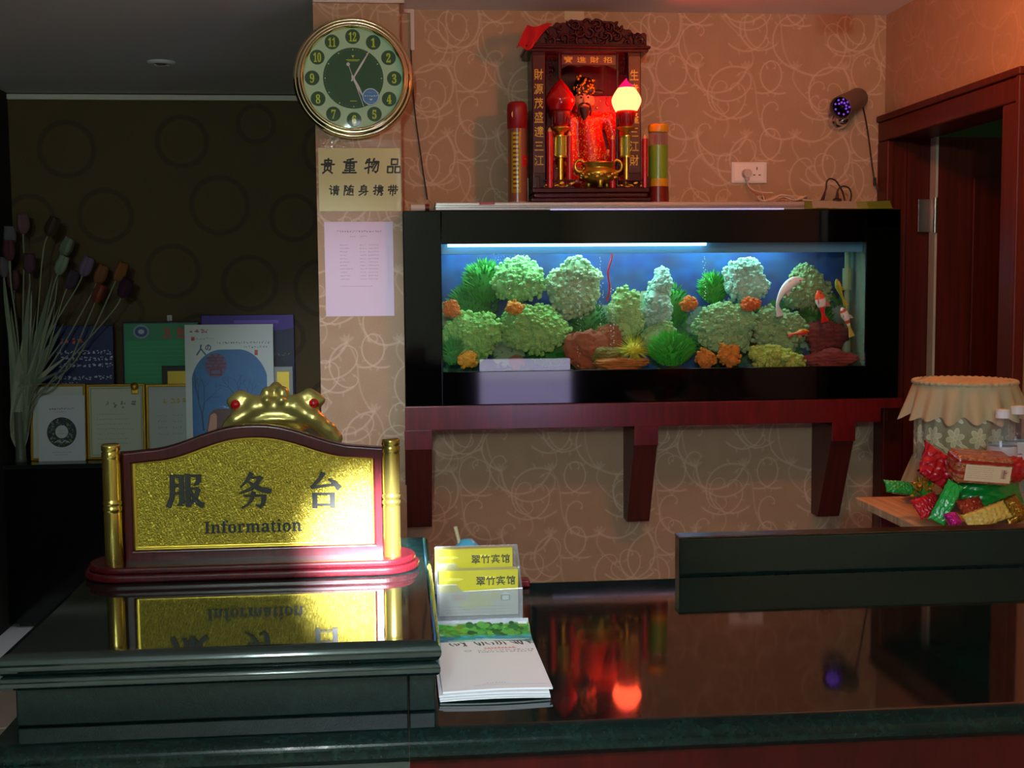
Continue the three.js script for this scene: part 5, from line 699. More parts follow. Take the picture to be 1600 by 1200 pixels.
  for (const [px, py, label] of tower) { const c = at(px, 260, HZ - 0.012), top = at(px, py, HZ - 0.01).y - SH - 0.0428, t = thing('electric_candle', label, 'candle', [c.x, SH + 0.0428, HZ - (px > 1000 || px < 860 ? -0.004 : 0.012)]); mesh('stick', cyl(0.0092, 0.0098, top, 0, top / 2, 0, 20), std(0xc00c18, 0.3, { clearcoat: 0.5 }), t); mesh('tip', lathe([[0.0066, top - 0.001], [0.006, top + 0.004], [0.002, top + 0.012], [0.0001, top + 0.014]], 14), std(0xe0b060, 0.3), t); }
}
{
  const c = at(936, 262, HZ + 0.002), t = thing('incense_burner', 'golden round incense burner on legs before the shrine figurine', 'incense burner', [c.x, SH + 0.0428, HZ - 0.008]);
  const K = 1.55; t.scale.setScalar(K); mesh('bowl', lathe([[0.001, 0.008], [0.02, 0.009], [0.03, 0.016], [0.035, 0.026], [0.033, 0.034], [0.029, 0.037], [0.0285, 0.04], [0.034, 0.047], [0.033, 0.0495], [0.029, 0.048], [0.026, 0.042], [0.001, 0.04]], 48), M.gold, t);
  for (let i = 0; i < 3; i++) { const a = i * 2.094 + 1.57; mesh('leg', lathe([[0.001, 0], [0.006, 0], [0.0045, 0.005], [0.0075, 0.012], [0.005, 0.018], [0.0005, 0.02]], 14).translate(Math.cos(a) * 0.021, 0, Math.sin(a) * 0.021), M.gold, t); }
  for (const s of [-1, 1]) mesh('handle', new THREE.TorusGeometry(0.0095, 0.003, 8, 18).scale(1, 1.2, 1).translate(s * 0.037, 0.043, 0), M.gold, t);
  const k = []; for (let i = 0; i < 26; i++) { const a = i * 0.242; k.push(new THREE.SphereGeometry(0.0042, 8, 6).scale(1.4, 0.8, 0.7).translate(Math.sin(a) * 0.0335, 0.024 + 0.004 * Math.sin(i * 2.2), Math.cos(a) * 0.0335)); } mesh('relief', k, M.gold, t); mesh('ash', cyl(0.026, 0.026, 0.002, 0, 0.041, 0), std(0x6a5a48, 0.95), t);
}
{
  const p = span(812, 36, 850, 78, HZ + 0.01), t = thing('red_cloth', 'small bright red cloth hanging from the shrine roof corner', 'cloth', [p.x, p.y, HZ + 0.016]);
  mesh('cloth', new ParametricGeometry((u, v, q) => { const taper = 1 - 0.4 * (1 - v); q.set((u - 0.5) * p.w * 1.0 * taper + (v - 0.5) * p.w * 0.7, (v - 0.5) * p.h * 0.92 + 0.006 * Math.sin(u * 6 + v * 3), -0.016 * v + 0.004 * Math.sin(u * 9 + v * 5)); }, 20, 20), std(0xb50f16, 0.85, { side: THREE.DoubleSide }), t);
  const a = span(882, 16.5, 913, 31, WALLZ + 0.004), n = thing('paper_tag', 'small plain pale card on the wall above the shrine crest', 'card', [a.x, a.y, WALLZ]); mesh('card', box(a.w, a.h, 0.002, 0, 0, 0.0015, 0.0006), std(0xd5c9a8, 0.7), n);
}
{ // incense in its long pack, joss-stick canister
  const c = at(809, 310, HZ - 0.03), t = thing('incense_pack', 'tall incense pack with red cap and golden strip left of the shrine', 'pack', [c.x, SH + 0.0003, HZ - 0.03]), Y = (py) => at(809, py, HZ - 0.03).y - SH, r = 0.0305;
  const strip = picture(128, 1024, (g, w, h) => { g.fillStyle = '#8a5a44'; g.fillRect(0, 0, w, h); for (let i = 0; i < 50; i++) { g.fillStyle = `rgba(${90 + rnd(70)},${60 + rnd(40)},${40 + rnd(30)},0.4)`; g.fillRect(rnd(w), 0, rnd(5), h); } g.fillStyle = '#a88a22'; g.fillRect(18, 60, 40, h - 190); for (let i = 0; i < 26; i++) { g.fillStyle = i % 2 ? '#5a1a10' : '#d8c23a'; g.fillRect(26, 70 + i * 30, 24, 16); } g.fillStyle = '#c41c1c'; g.fillRect(66, 380, 62, 150); g.fillStyle = '#e85a4a'; g.fillRect(76, 420, 40, 18); g.fillRect(90, 450, 34, 14); });
  const g = new THREE.CylinderGeometry(r * 0.96, r, Y(201), 32, 1, true).rotateY(-1.2).translate(0, Y(201) / 2, 0); { const uv = g.attributes.uv; for (let i = 0; i < uv.count; i++) uv.setX(i, uv.getX(i) * 2 % 1.0001); }
  mesh('pack', g, std(0xffffff, 0.25, { map: strip, clearcoat: 0.6, side: THREE.DoubleSide }), t); mesh('cap', lathe([[0, Y(160)], [r * 0.75, Y(160)], [r * 0.98, Y(164)], [r * 1.01, Y(172)], [r * 1.01, Y(202)], [0.001, Y(203)]]), std(0x94101a, 0.4), t); mesh('bottom', cyl(r, r, 0.003, 0, 0.0016, 0), M.offWhite, t);
  const leaf = new THREE.Shape(); leaf.moveTo(0, -0.009); leaf.quadraticCurveTo(0.012, -0.002, 0.004, 0.012); leaf.quadraticCurveTo(-0.010, 0.004, 0, -0.009); mesh('leaf_emblem', new THREE.ExtrudeGeometry(leaf, { depth: 0.001, bevelEnabled: false }).translate(-0.016, Y(181), 0.0255), std(0xc9b430, 0.4), t);
  const d = at(1029, 309, HZ - 0.02), u = thing('canister', 'clear canister with yellow lid and green label right of the shrine', 'canister', [d.x, SH + 0.0003, HZ - 0.025]), Z = (py) => at(1029, py, HZ - 0.025).y - SH, q = 0.0295;
  mesh('foot', new THREE.CylinderGeometry(q * 1.08, q * 1.1, Z(292), 6).rotateY(0.3).translate(0, Z(292) / 2, 0), std(0x7a2018, 0.3), u); mesh('lower_band', cyl(q, q * 1.04, Z(280) - Z(292), 0, (Z(280) + Z(292)) / 2, 0), std(0xd09a18, 0.35), u);
  mesh('label', cyl(q * 1.004, q * 1.004, Z(228) - Z(280), 0, (Z(228) + Z(280)) / 2, 0), std(0x7aa32a, 0.28, { clearcoat: 0.6 }), u); mesh('clear_wall', new THREE.CylinderGeometry(q, q, Z(206) - Z(228), 32, 1, true).translate(0, (Z(206) + Z(228)) / 2, 0), std(0xf2e6d8, 0.08, { transmission: 0.85, thickness: 0 }), u); mesh('lid', lathe([[0, Z(195)], [q * 0.95, Z(195)], [q * 1.06, Z(197)], [q * 1.06, Z(207)], [q * 0.9, Z(207.5)]]), std(0xe0a010, 0.35), u);
  const st = []; for (let i = 0; i < 26; i++) { const a = rnd(6.3), k = Math.sqrt(rnd()) * q * 0.7; st.push(cyl(0.0012, 0.0012, Z(210) - 0.003, Math.cos(a) * k, Z(210) / 2 + 0.002, Math.sin(a) * k, 5)); } mesh('incense_sticks', st, std(0x9c3a24, 0.8), u).userData.kind = 'stuff';
  const w = thing('wooden_slat', 'thin pale upright slat between incense pack and shrine', 'slat', [at(828, 300, HZ - 0.04).x - 0.006, SH + 0.0003, HZ - 0.06]); mesh('slat', box(0.004, 0.075, 0.03, 0, 0.038, 0, 0.001), M.offWhite, w);
}
// ---------------------------------------------------------------- dark left corner: cabinet, frames, boards, dried flowers
const CT = 0.708, CZ = -5.285;
{
  const t = thing('cabinet', 'low glossy black cabinet in the dark left corner', 'cabinet', [0, 0, 0]);
  mesh('carcass', boxMM(-1.685, 0.02, -5.57, -0.30, CT - 0.02, CZ - 0.016), M.darkGlass, t); mesh('top', boxMM(-1.687, CT - 0.02, -5.575, -0.29, CT, CZ + 0.004, 0.003), std(0x1d2320, 0.12), t); mesh('plinth', boxMM(-1.65, 0.0045, -5.56, -0.31, 0.02, CZ - 0.03), M.black, t);
  for (let i = 0; i < 3; i++) { const d = mesh('door', boxMM(-1.658 + i * 0.4525, 0.024, CZ - 0.015, -1.658 + i * 0.4525 + 0.449, CT - 0.023, CZ, 0.002), M.darkGlass, t); mesh('handle', boxMM(-1.658 + i * 0.4525 + 0.40, 0.42, CZ, -1.658 + i * 0.4525 + 0.412, 0.52, CZ + 0.014, 0.003), M.black, d); }
}
function certificate(label, x0, x1, z, draw, extra) {
  const s = span(x0, 600, x1, 712, z), t = thing('picture_frame', label, 'frame', [s.x, CT + 0.0005, z]), W = s.w, H = s.t - CT - 0.001, b = 0.0115; t.rotation.x = -0.05;
  const fr = std(0xb98e2e, 0.3, { metalness: 0.75 });
  mesh('frame', [boxMM(-W / 2, 0, -0.008, W / 2, b, 0.006, 0.003), boxMM(-W / 2, H - b, -0.008, W / 2, H, 0.006, 0.003), boxMM(-W / 2, 0.0005, -0.0078, -W / 2 + b, H - 0.0005, 0.0062, 0.003), boxMM(W / 2 - b, 0.0005, -0.0078, W / 2, H - 0.0005, 0.0062, 0.003)], fr, t);
  mesh('sheet', new THREE.PlaneGeometry(W - b * 1.6, H - b * 1.6).translate(0, H / 2, -0.001), std(0xffffff, 0.6, { map: picture(420, 520, draw) }), t); mesh('backing', boxMM(-W / 2 + 0.004, 0.004, -0.011, W / 2 - 0.004, H - 0.004, -0.004), M.black, t);
  if (extra) extra(t, W, H); return t;
}
const Q = -5.40;
certificate('left golden certificate frame, mostly hidden by a loose white sheet', 46, 134, Q, (g, w, h) => { g.fillStyle = '#c9d0c4'; g.fillRect(0, 0, w, h); dashes(g, 60, 80, 300, 18, '#8a948c'); });
certificate('middle golden certificate frame with small golden crest at its top', 135, 227, Q, (g, w, h) => { g.fillStyle = '#c3c9b2'; g.fillRect(0, 0, w, h); g.strokeStyle = '#9aa27e'; g.lineWidth = 8; g.strokeRect(16, 16, w - 32, h - 32); dashes(g, 130, 110, 230, 54, '#77806a', 0.5); for (let i = 0; i < 7; i++) dashes(g, 60, 200 + i * 36, 200 + rnd(100), 12, 'rgba(120,126,104,0.6)'); }, (t, W, H) => { mesh('crest', [ball(0.018, W * 0.33, H - 0.012, 0.008, 14), box(0.03, 0.03, 0.01, W * 0.33, H - 0.03, 0.006, 0.004)], M.goldPaint, t); });
certificate('right golden certificate frame, partly behind the blue magazine', 228, 322, Q, (g, w, h) => { g.fillStyle = '#bcc4bc'; g.fillRect(0, 0, w, h); dashes(g, 110, 90, 150, 40, '#b7a24a', 0.3); for (let i = 0; i < 4; i++) for (let j = 0; j < 2; j++) dashes(g, 70 + j * 110, 210 + i * 46, 70, 14, 'rgba(140,110,110,0.6)'); });
{
  const s = span(59, 611, 132, 713, Q + 0.025), t = thing('printed_sheet', 'loose white sheet with a round dark photograph before the left frame', 'sheet', [s.x, CT + 0.0006, Q + 0.03]); t.rotation.x = -0.08;
  const pr = picture(360, 500, (g, w, h) => { g.fillStyle = '#cdd2d6'; g.fillRect(0, 0, w, h); dashes(g, 84, 92, 190, 16, '#4a5058', 0.2); dashes(g, 130, 120, 90, 9, '#6a7078'); g.fillStyle = '#26342e'; g.beginPath(); g.arc(180, 280, 114, 0, 7); g.fill(); for (let i = 0; i < 90; i++) { const a = rnd(6.3), r = rnd(56, 104); g.fillStyle = ['#3f6a4a', '#4a6a88', '#6a8a5a', '#1a2420', '#7a8478'][i % 5]; g.beginPath(); g.arc(180 + Math.cos(a) * r, 280 + Math.sin(a) * r, rnd(3, 10), 0, 7); g.fill(); } g.fillStyle = '#c4cccc'; g.beginPath(); g.arc(180, 276, 50, 0, 7); g.fill(); dashes(g, 154, 262, 50, 12, '#6a7a84'); dashes(g, 150, 284, 60, 9, '#6a7a84'); g.strokeStyle = '#c4cccc'; g.lineWidth = 5; g.beginPath(); g.moveTo(120, 360); g.lineTo(150, 342); g.lineTo(180, 360); g.lineTo(206, 344); g.lineTo(240, 360); g.stroke(); dashes(g, 100, 428, 150, 9, '#7a8088'); dashes(g, 120, 448, 100, 7, '#7a8088'); });
  mesh('sheet', new THREE.BoxGeometry(s.w, s.h, 0.0012).translate(0, s.h / 2, 0), std(0xffffff, 0.55, { map: pr }), t);
}
{ // magazine, tilted against the frames
  const s = span(290, 507, 428, 700, Q + 0.06), t = thing('magazine', 'white magazine with a blue arched tree picture, standing before the frames', 'magazine', [s.x, CT + 0.0006, Q + 0.075]); t.rotation.x = -0.06; const H = s.t - CT;
  const pr = picture(720, 1024, (g, w, h) => {
    g.fillStyle = '#d4dcd4'; g.fillRect(0, 0, w, h); g.save(); g.beginPath(); const x0 = 52, x1 = 664, y0 = 190, y1 = 930; g.moveTo(x0, 400); g.bezierCurveTo(x0 + 30, 270, 190, y0, 300, y0); g.lineTo(440, y0); g.bezierCurveTo(560, y0 + 6, 640, 300, x1, 390); g.lineTo(x1, y1 - 70); g.quadraticCurveTo(x1 - 10, y1, x1 - 90, y1); g.lineTo(130, y1); g.quadraticCurveTo(x0, y1 - 20, x0, y1 - 110); g.clip();
    g.fillStyle = '#2a6fa6'; g.fillRect(0, 0, w, h); for (let i = 0; i < 240; i++) { g.fillStyle = `rgba(${20 + rnd(60)},${90 + rnd(60)},${150 + rnd(50)},0.16)`; g.beginPath(); g.ellipse(rnd(w), rnd(180, 950), rnd(90), rnd(30), rnd(1), 0, 7); g.fill(); }
    g.strokeStyle = '#173a5c'; g.lineCap = 'round'; const br = (x, y, a, l, wd) => { if (wd < 1) return; const X = x + Math.cos(a) * l, Y = y + Math.sin(a) * l; g.lineWidth = wd; g.beginPath(); g.moveTo(x, y); g.lineTo(X, Y); g.stroke(); br(X, Y, a + rnd(-0.7, 0.1), l * 0.78, wd * 0.68); br(X, Y, a + rnd(-0.1, 0.7), l * 0.74, wd * 0.62); }; br(400, 760, -1.3, 110, 14); br(140, 800, -1.65, 120, 13);
    g.fillStyle = '#5a3a30'; g.beginPath(); g.moveTo(140, 930); g.lineTo(190, 680); g.quadraticCurveTo(220, 630, 290, 640); g.lineTo(620, 650); g.lineTo(660, 760); g.lineTo(660, 940); g.fill(); g.fillStyle = '#c48a6a'; g.beginPath(); g.moveTo(150, 930); g.lineTo(196, 690); g.quadraticCurveTo(240, 650, 250, 700); g.lineTo(238, 930); g.fill(); g.fillStyle = '#7c2f2a'; for (let i = 0; i < 50; i++) g.fillRect(rnd(250, 650), rnd(660, 920), rnd(30), rnd(6)); for (let i = 0; i < 40; i++) { g.fillStyle = '#8fb4c8'; g.fillRect(rnd(260, 560), rnd(610, 630), rnd(20), rnd(12)); } g.restore();
    g.fillStyle = 'rgba(120,60,100,0.55)'; g.beginPath(); g.arc(248, 310, 92, 0, 7); g.fill(); words(g, '善', 164, 222, 168, 0, 17, '#6a2436', false, 0.2); words(g, '人', 90, 150, 82, 0, 11, '#1d3a6a', false, 0.3); words(g, 'の', 160, 144, 56, 0, 7, '#1d3a6a', false, 0.2);
    dashes(g, 40, 30, 140, 32, '#a84a44', 0.2); g.fillStyle = '#b83a34'; g.fillRect(52, 92, 28, 28); dashes(g, 88, 98, 140, 15, '#888'); for (let r = 0; r < 2; r++) dashes(g, r ? 480 : 260, 130 + r * 34, r ? 190 : 420, 18, 'rgba(80,86,90,0.8)'); g.fillStyle = '#b83a34'; g.fillRect(566, 196, 26, 40);
  });
  mesh('cover', new THREE.PlaneGeometry(s.w, H).translate(0, H / 2, 0.0031), std(0xffffff, 0.45, { map: pr }), t); mesh('pages', box(s.w, H, 0.006, 0, H / 2, 0, 0.001), std(0xcfd0ca, 0.8), t);
}
function panel(name, label, cat, x0, y0, x1, yb, z, th, bodyMat, pr, border, tilt = -0.05) { const s = span(x0, y0, x1, yb, z), H = s.t - CT, t = thing(name, label, cat, [s.x, CT + 0.0006, z]); t.rotation.x = tilt; mesh('board', box(s.w, H, th, 0, H / 2, 0, 0.003), bodyMat, t); if (pr) mesh('print', new THREE.PlaneGeometry(s.w - border * 2, H - border * 2).translate(0, H / 2, th / 2 + 0.0006), std(0xffffff, 0.5, { map: pr }), t); return t; }
panel('notice_board', 'dark blue notice board with white print behind the left frame', 'board', 64, 509, 178, 705, -5.46, 0.012, std(0x101a48, 0.5), picture(512, 860, (g, w, h) => { g.fillStyle = '#131f58'; g.fillRect(0, 0, w, h); dashes(g, 120, 74, 190, 44, '#d8582c', 0.12); for (const [y, x, l] of [[156, 110, 380], [196, 130, 360], [240, 110, 380], [322, 90, 410], [364, 60, 190]]) dashes(g, x, y, l, 30, '#b8bccc', 0.12); g.fillStyle = '#7a8a9a'; g.fillRect(150, 426, 150, 90); g.fillStyle = '#3a5a7a'; g.fillRect(200, 440, 60, 70); }), 0.004);
panel('licence_board', 'green licence board in a dark blue frame, behind the magazine', 'board', 192, 503, 312, 705, -5.47, 0.012, std(0x0d1a3a, 0.4), picture(512, 860, (g, w, h) => { g.fillStyle = '#2a9a5e'; g.fillRect(0, 0, w, h); g.fillStyle = '#2f8a58'; g.fillRect(0, 0, w, 110); g.fillStyle = '#8a9ab8'; g.beginPath(); g.ellipse(120, 52, 56, 46, 0, 0, 7); g.fill(); g.fillStyle = '#33507a'; g.beginPath(); g.ellipse(120, 52, 44, 34, 0, 0, 7); g.fill(); g.fillStyle = '#aab8cc'; g.beginPath(); g.ellipse(120, 52, 22, 16, 0, 0, 7); g.fill(); words(g, '卫生', 268, 28, 66, 96, 10, '#c8403a'); for (let i = 0; i < 14; i++) dashes(g, 40, 150 + i * 28, 400, 8, 'rgba(110,190,140,0.6)'); }), 0.008);
panel('folder', 'purple and dark blue plastic folder behind the magazine', 'folder', 316, 492, 461, 705, -5.49, 0.014, std(0x3a1c78, 0.25, { clearcoat: 0.5 }), picture(512, 860, (g, w, h) => { g.fillStyle = '#10143a'; g.fillRect(0, 0, w, h); g.fillStyle = '#4a259a'; g.beginPath(); g.moveTo(0, 0); g.lineTo(w, 0); g.lineTo(w, 80); g.quadraticCurveTo(w * 0.5, 130, 0, 70); g.fill(); g.fillStyle = '#7a50c0'; g.fillRect(180, 30, 250, 20); g.fillStyle = '#05070f'; g.beginPath(); g.moveTo(380, 230); g.quadraticCurveTo(470, 250, 500, 420); g.lineTo(370, 420); g.fill(); dashes(g, 400, 236, 90, 20, '#6a6a40'); }), 0.003, -0.03);
for (const [x0, y0, x1, z, lab, lean] of [[253, 572, 300, Q - 0.022, 'small black frame with golden plaque, left of the magazine', 0], [424, 573, 458, Q - 0.01, 'small silver frame with golden plaque, right of the magazine', 1]]) {
  const s = span(x0, y0, x1, 640, z), H = s.t - CT, t = thing('plaque', lab, 'plaque', [s.x, CT + 0.0006, z]); t.rotation.x = -0.04; mesh('frame', box(s.w, H, 0.012, 0, H / 2, 0, 0.003), lean ? std(0x9a9c94, 0.4) : M.black, t); mesh('golden_plate', box(s.w - 0.04, H - 0.045, 0.004, 0.004, H / 2, 0.0055, 0.001), std(0xb59a3a, 0.4, { metalness: 0.7 }), t);
}
{ const p = at(265, 497, -5.578), t = thing('wall_hook', 'small pale adhesive hook on the brown ring wallpaper', 'hook', [p.x, p.y, -5.58]); mesh('plate', box(0.022, 0.026, 0.005, 0, 0, 0.003, 0.002), M.offWhite, t); mesh('hook', tube([[0, 0.004, 0.004], [0, 0, 0.016], [0, -0.012, 0.018], [0, -0.012, 0.008]], 0.003, 12, 8), M.offWhite, t); }
{ // dried flowers in a slim vase
  const b = at(31, 728, -5.34), t = thing('dried_flowers', 'tall bundle of dried tulips with grey green leaves in the left corner', 'flowers', [b.x, CT + 0.0006, -5.36]);
  const to = (px, py, dz) => { const q = at(px, py, -5.36 + dz); return V(q.x - b.x, q.y - CT, dz); }, lim = (v) => v;
  mesh('vase', lathe([[0, 0.001], [0.026, 0.001], [0.022, 0.02], [0.02, 0.08], [0.026, 0.19], [0.03, 0.22], [0.027, 0.22], [0.022, 0.18], [0.016, 0.02], [0, 0.012]]), std(0x5c6454, 0.3), t);
  const green = std(0x8f9a78, 0.8), head = (c, k) => std(c, 0.75);
  const T = [[36, 362, 0x6c4a50], [14, 382, 0x6a6a6c], [76, 366, 0x4c3a2a], [100, 398, 0x7c8c72], [92, 426, 0x828f74], [130, 428, 0x6e5a72], [152, 440, 0x7c4c22], [182, 436, 0x8c5a2c], [190, 462, 0x42203a], [150, 470, 0x843a26], [16, 404, 0x5a2c34], [22, 450, 0x4c2a2c], [46, 424, 0x4a2a36], [106, 448, 0x3e3440], [6, 430, 0x6a6468]];
  const buds = [], stems = [];
  T.forEach(([x, y, c], i) => { const dz = ((i * 0.37) % 1 - 0.5) * 0.1, e = to(x, y, dz), m = to(34 + (x - 30) * (0.30 + 0.08 * (i % 4)), 520 + (i % 5) * 14 + (y - 400) * 0.5, dz * 0.6), d = to(34 + (x - 30) * 0.10, 620 + (i % 3) * 8, dz * 0.2); const top = to(x - (x > 60 ? 10 : -2) * 0.6, y + 40 - (x > 60 ? 26 : 0), dz); mesh('stem', tube([V(0, 0.05, 0), d, m, top, e], 0.003, 30, 6), green, t);
    const dir = e.clone().sub(top).normalize(), g = lathe([[0.0005, -0.012], [0.014, -0.004], [0.023, 0.014], [0.0245, 0.036], [0.021, 0.062], [0.020, 0.076], [0.015, 0.068], [0.009, 0.036], [0.0003, 0.02]], 18), p = g.attributes.position; for (let j = 0; j < p.count; j++) { const a = Math.atan2(p.getZ(j), p.getX(j)), k = 1 + 0.22 * Math.cos(3 * a + i) + 0.06 * Math.cos(7 * a + i); p.setX(j, p.getX(j) * k); p.setZ(j, p.getZ(j) * k); } g.computeVertexNormals(); g.applyQuaternion(new THREE.Quaternion().setFromUnitVectors(V(0, 1, 0), dir)).translate(e.x, e.y, e.z); mesh('flower', g, head(c), t); });
  for (let i = 0; i < 24; i++) { const x1 = 4 + (i * 53 % 116), y1 = 410 + (i * 71 % 190), a = V(0, 0.04, 0), e = to(x1, y1, ((i * 0.61) % 1 - 0.5) * 0.12), m = to(30 + (x1 - 30) * 0.22, 610, 0.02), cv = new THREE.CatmullRomCurve3([a, to(31, 680, 0), m, e]), wid = 0.016 + (i % 5) * 0.005; mesh('leaf', new ParametricGeometry((u, v, p) => { const c = cv.getPoint(v), k = Math.sin(Math.PI * Math.min(1, v * 0.92 + 0.08)) * wid; p.copy(c).add(V((u - 0.5) * 2 * k, Math.abs(u - 0.5) * k * 0.6, (i % 2 ? 1 : -1) * (u - 0.5) * k)); }, 4, 24), std([0x8a9478, 0x76826a, 0x98a086][i % 3], 0.8, { side: THREE.DoubleSide }), t); }
}
// ---------------------------------------------------------------- right corner: wooden shelf with covered barrel, bottles and snacks
const PH = 0.95;
{
  const t = thing('side_shelf', 'plain pale wooden shelf top in front of the right doorway', 'shelf', [0, 0, 0]), a = at(1340, 777, -2.7);
  mesh('shelf_top', metre(boxMM(1.052, PH - 0.018, -2.72, RIGHT - 0.027, PH, -1.75, 0.002)), std(0xffffff, 0.6, { map: tiled(woodMap(196, 164, 120), 2, 1) }), t);
  for (const [x, z] of [[1.10, -2.66], [1.52, -2.66], [1.10, -1.80], [1.52, -1.80]]) mesh('leg', metre(boxMM(x - 0.02, 0, z - 0.02, x + 0.02, PH - 0.018, z + 0.02, 0.003)), M.bracket, t);
}
{ // barrel under a lace cover with two ruffles
  const c = at(1505, 700, -2.612), t = thing('lace_covered_barrel', 'round barrel under a cream lace cover with frilled hem', 'barrel', [c.x, PH + 0.0005, -2.612]), top = at(1512, 592, -2.58).y - PH, r = 0.106;
  const lace = picture(1024, 512, (g, w, h) => { g.fillStyle = '#8d8462'; g.fillRect(0, 0, w, h); g.strokeStyle = 'rgba(220,212,176,0.5)'; g.lineWidth = 2; for (let i = -h; i < w; i += 10) { g.beginPath(); g.moveTo(i, 0); g.lineTo(i + h, h); g.stroke(); g.beginPath(); g.moveTo(i + h, 0); g.lineTo(i, h); g.stroke(); } g.fillStyle = '#d9d0a8'; g.strokeStyle = '#efe8c4'; g.lineWidth = 4; for (let i = 0; i < 7; i++) for (let j = 0; j < 3; j++) { const x = i * 150 + (j % 2) * 75, y = j * 180 + 70; for (let k = 0; k < 6; k++) { g.save(); g.translate(x, y); g.rotate(k * 1.047 + i); g.beginPath(); g.ellipse(34, 0, 26, 15, 0, 0, 7); g.fill(); g.stroke(); g.restore(); } g.beginPath(); g.arc(x, y, 12, 0, 7); g.fill(); g.stroke(); for (const q of [0.6, 3.6]) { g.save(); g.translate(x + 78, y + 60); g.rotate(q); g.beginPath(); g.ellipse(26, 0, 28, 10, 0, 0, 7); g.fill(); g.stroke(); g.restore(); } } });
  tiled(lace, 2, 1); const cloth = std(0xbdb48a, 0.9, { bumpMap: tiled(grainNoise.clone(), 6), bumpScale: 0.0008, side: THREE.DoubleSide });
  mesh('barrel', cyl(r - 0.006, r - 0.008, top - 0.012, 0, (top - 0.012) / 2, 0, 48), std(0x6f6a50, 0.6), t);
  mesh('lace_side', new ParametricGeometry((u, v, p) => { const a = u * Math.PI * 2, k = r + 0.0015 * Math.sin(a * 23); p.set(Math.sin(a) * k, 0.06 + v * (top - 0.09), Math.cos(a) * k); }, 160, 8), std(0xffffff, 0.9, { map: lace, side: THREE.DoubleSide }), t);
  mesh('lid_cloth', new ParametricGeometry((u, v, p) => { const a = u * Math.PI * 2, k = v * (r + 0.004); p.set(Math.sin(a) * k, top - 0.004 - 0.012 * v ** 8 + 0.0015 * Math.sin(a * 9) * v, Math.cos(a) * k); }, 96, 14), cloth, t);
  const ruffle = (y, drop, flare, n, ph) => new ParametricGeometry((u, v, p) => { const a = u * Math.PI * 2, f = Math.sin(a * n + ph) + 0.5 * Math.sin(a * (n * 0.5 + 3)), k = r + 0.003 + (1 - v) * (flare + 0.009 * f) - (1 - v) ** 2 * 0.002; p.set(Math.sin(a) * k, y - (1 - v) * (drop + 0.006 * f), Math.cos(a) * k); }, 260, 10);
  mesh('ruffle', ruffle(top - 0.008, 0.078, 0.026, 17, 0), cloth, t).userData.label = 'wide gathered frill below the lid'; mesh('ruffle', ruffle(0.105, 0.06, 0.02, 15, 2), cloth, t); mesh('rim_gather', new ParametricGeometry((u, v, p) => { const a = u * Math.PI * 2, b = v * Math.PI * 2, k = 0.0055 + 0.0012 * Math.sin(a * 44); p.set(Math.sin(a) * (r + 0.002 + k * Math.cos(b)), top - 0.009 + k * Math.sin(b) * 0.9, Math.cos(a) * (r + 0.002 + k * Math.cos(b))); }, 220, 8), cloth, t);
}
for (const [px, py, z, lab] of [[1567, 640, -2.436, 'clear water bottle with white cap, nearer and left of the pair'], [1590, 634, -2.496, 'clear water bottle with white cap, right behind its twin']]) {
  const p = at(px, py, z), H = p.y - PH, t = thing('water_bottle', lab, 'bottle', [p.x, PH + 0.0005, z], 'water bottles by the lace covered barrel');
  mesh('bottle', lathe([[0, 0.002], [0.026, 0.002], [0.03, 0.008], [0.03, 0.05], [0.0285, 0.056], [0.03, 0.062], [0.03, H * 0.72], [0.027, H * 0.80], [0.013, H * 0.885], [0.012, H * 0.93]], 36), std(0xf4f8fa, 0.05, { transmission: 0.95, thickness: 0 }), t); mesh('cap', [cyl(0.0142, 0.0146, H * 0.075, 0, H * 0.96, 0, 30)], M.white, t);
  const lb = picture(512, 256, (g, w, h) => { g.fillStyle = '#d7d4de'; g.fillRect(0, 0, w, h); g.fillStyle = '#b8121e'; g.beginPath(); for (let x = 0; x < w; x += 128) { g.moveTo(x, h); g.quadraticCurveTo(x + 20, h * 0.45, x + 64, h * 0.75); g.quadraticCurveTo(x + 100, h * 0.5, x + 128, h); } g.fill(); for (let x = 20; x < w; x += 128) dashes(g, x, 84, 80, 26, '#c4506a'); });
  mesh('label', new THREE.CylinderGeometry(0.0304, 0.0304, H * 0.30, 36, 1, true).translate(0, H * 0.52, 0), std(0xffffff, 0.3, { map: lb, side: THREE.DoubleSide }), t); mesh('water', lathe([[0, 0.004], [0.0255, 0.004], [0.029, 0.01], [0.029, H * 0.66], [0, H * 0.66]], 30), std(0xe8f0f4, 0.03, { transmission: 0.9, thickness: 0, ior: 1.33 }), t);
}
// crinkled pillow bag: flat welded ends, swollen middle
function bag(w, h, th, crinkle, s = 1) { return new ParametricGeometry((u, v, p) => { const side = u < 0.5 ? 1 : -1, a = u < 0.5 ? u * 2 : 2 - u * 2, e = Math.min(1, 6.5 * Math.min(v, 1 - v)), lens = Math.pow(Math.sin(Math.PI * a), 0.6) * (0.06 + 0.94 * Math.pow(e, 0.8)); const n = noise3(a * 9 * s + s, v * 11 + side, s * 2.3) * crinkle; p.set((a - 0.5) * h * (0.94 + 0.06 * (1 - e)), side * th / 2 * lens + n * 0.5, (v - 0.5) * w + n * 0.4); if (e < 0.5) p.y += 0.0015 * Math.sin(a * 60); }, 64, 36); }
function snack(name, label, cat, px, py, z, w, h, th, mat, rot, crinkle = 0.004, s = 1, lift = 0) {
  const c = at(px, py, z), t = thing(name, label, cat, [0, 0, 0]); const g = bag(w, h, th, crinkle, s).rotateX(rot[0]).rotateY(rot[1]).rotateZ(rot[2]); g.computeBoundingBox(); const m = g.boundingBox; t.position.set(c.x, Math.max(c.y, PH - m.min.y + 0.0005), z); mesh('wrapper', g, mat, t); return t;
}
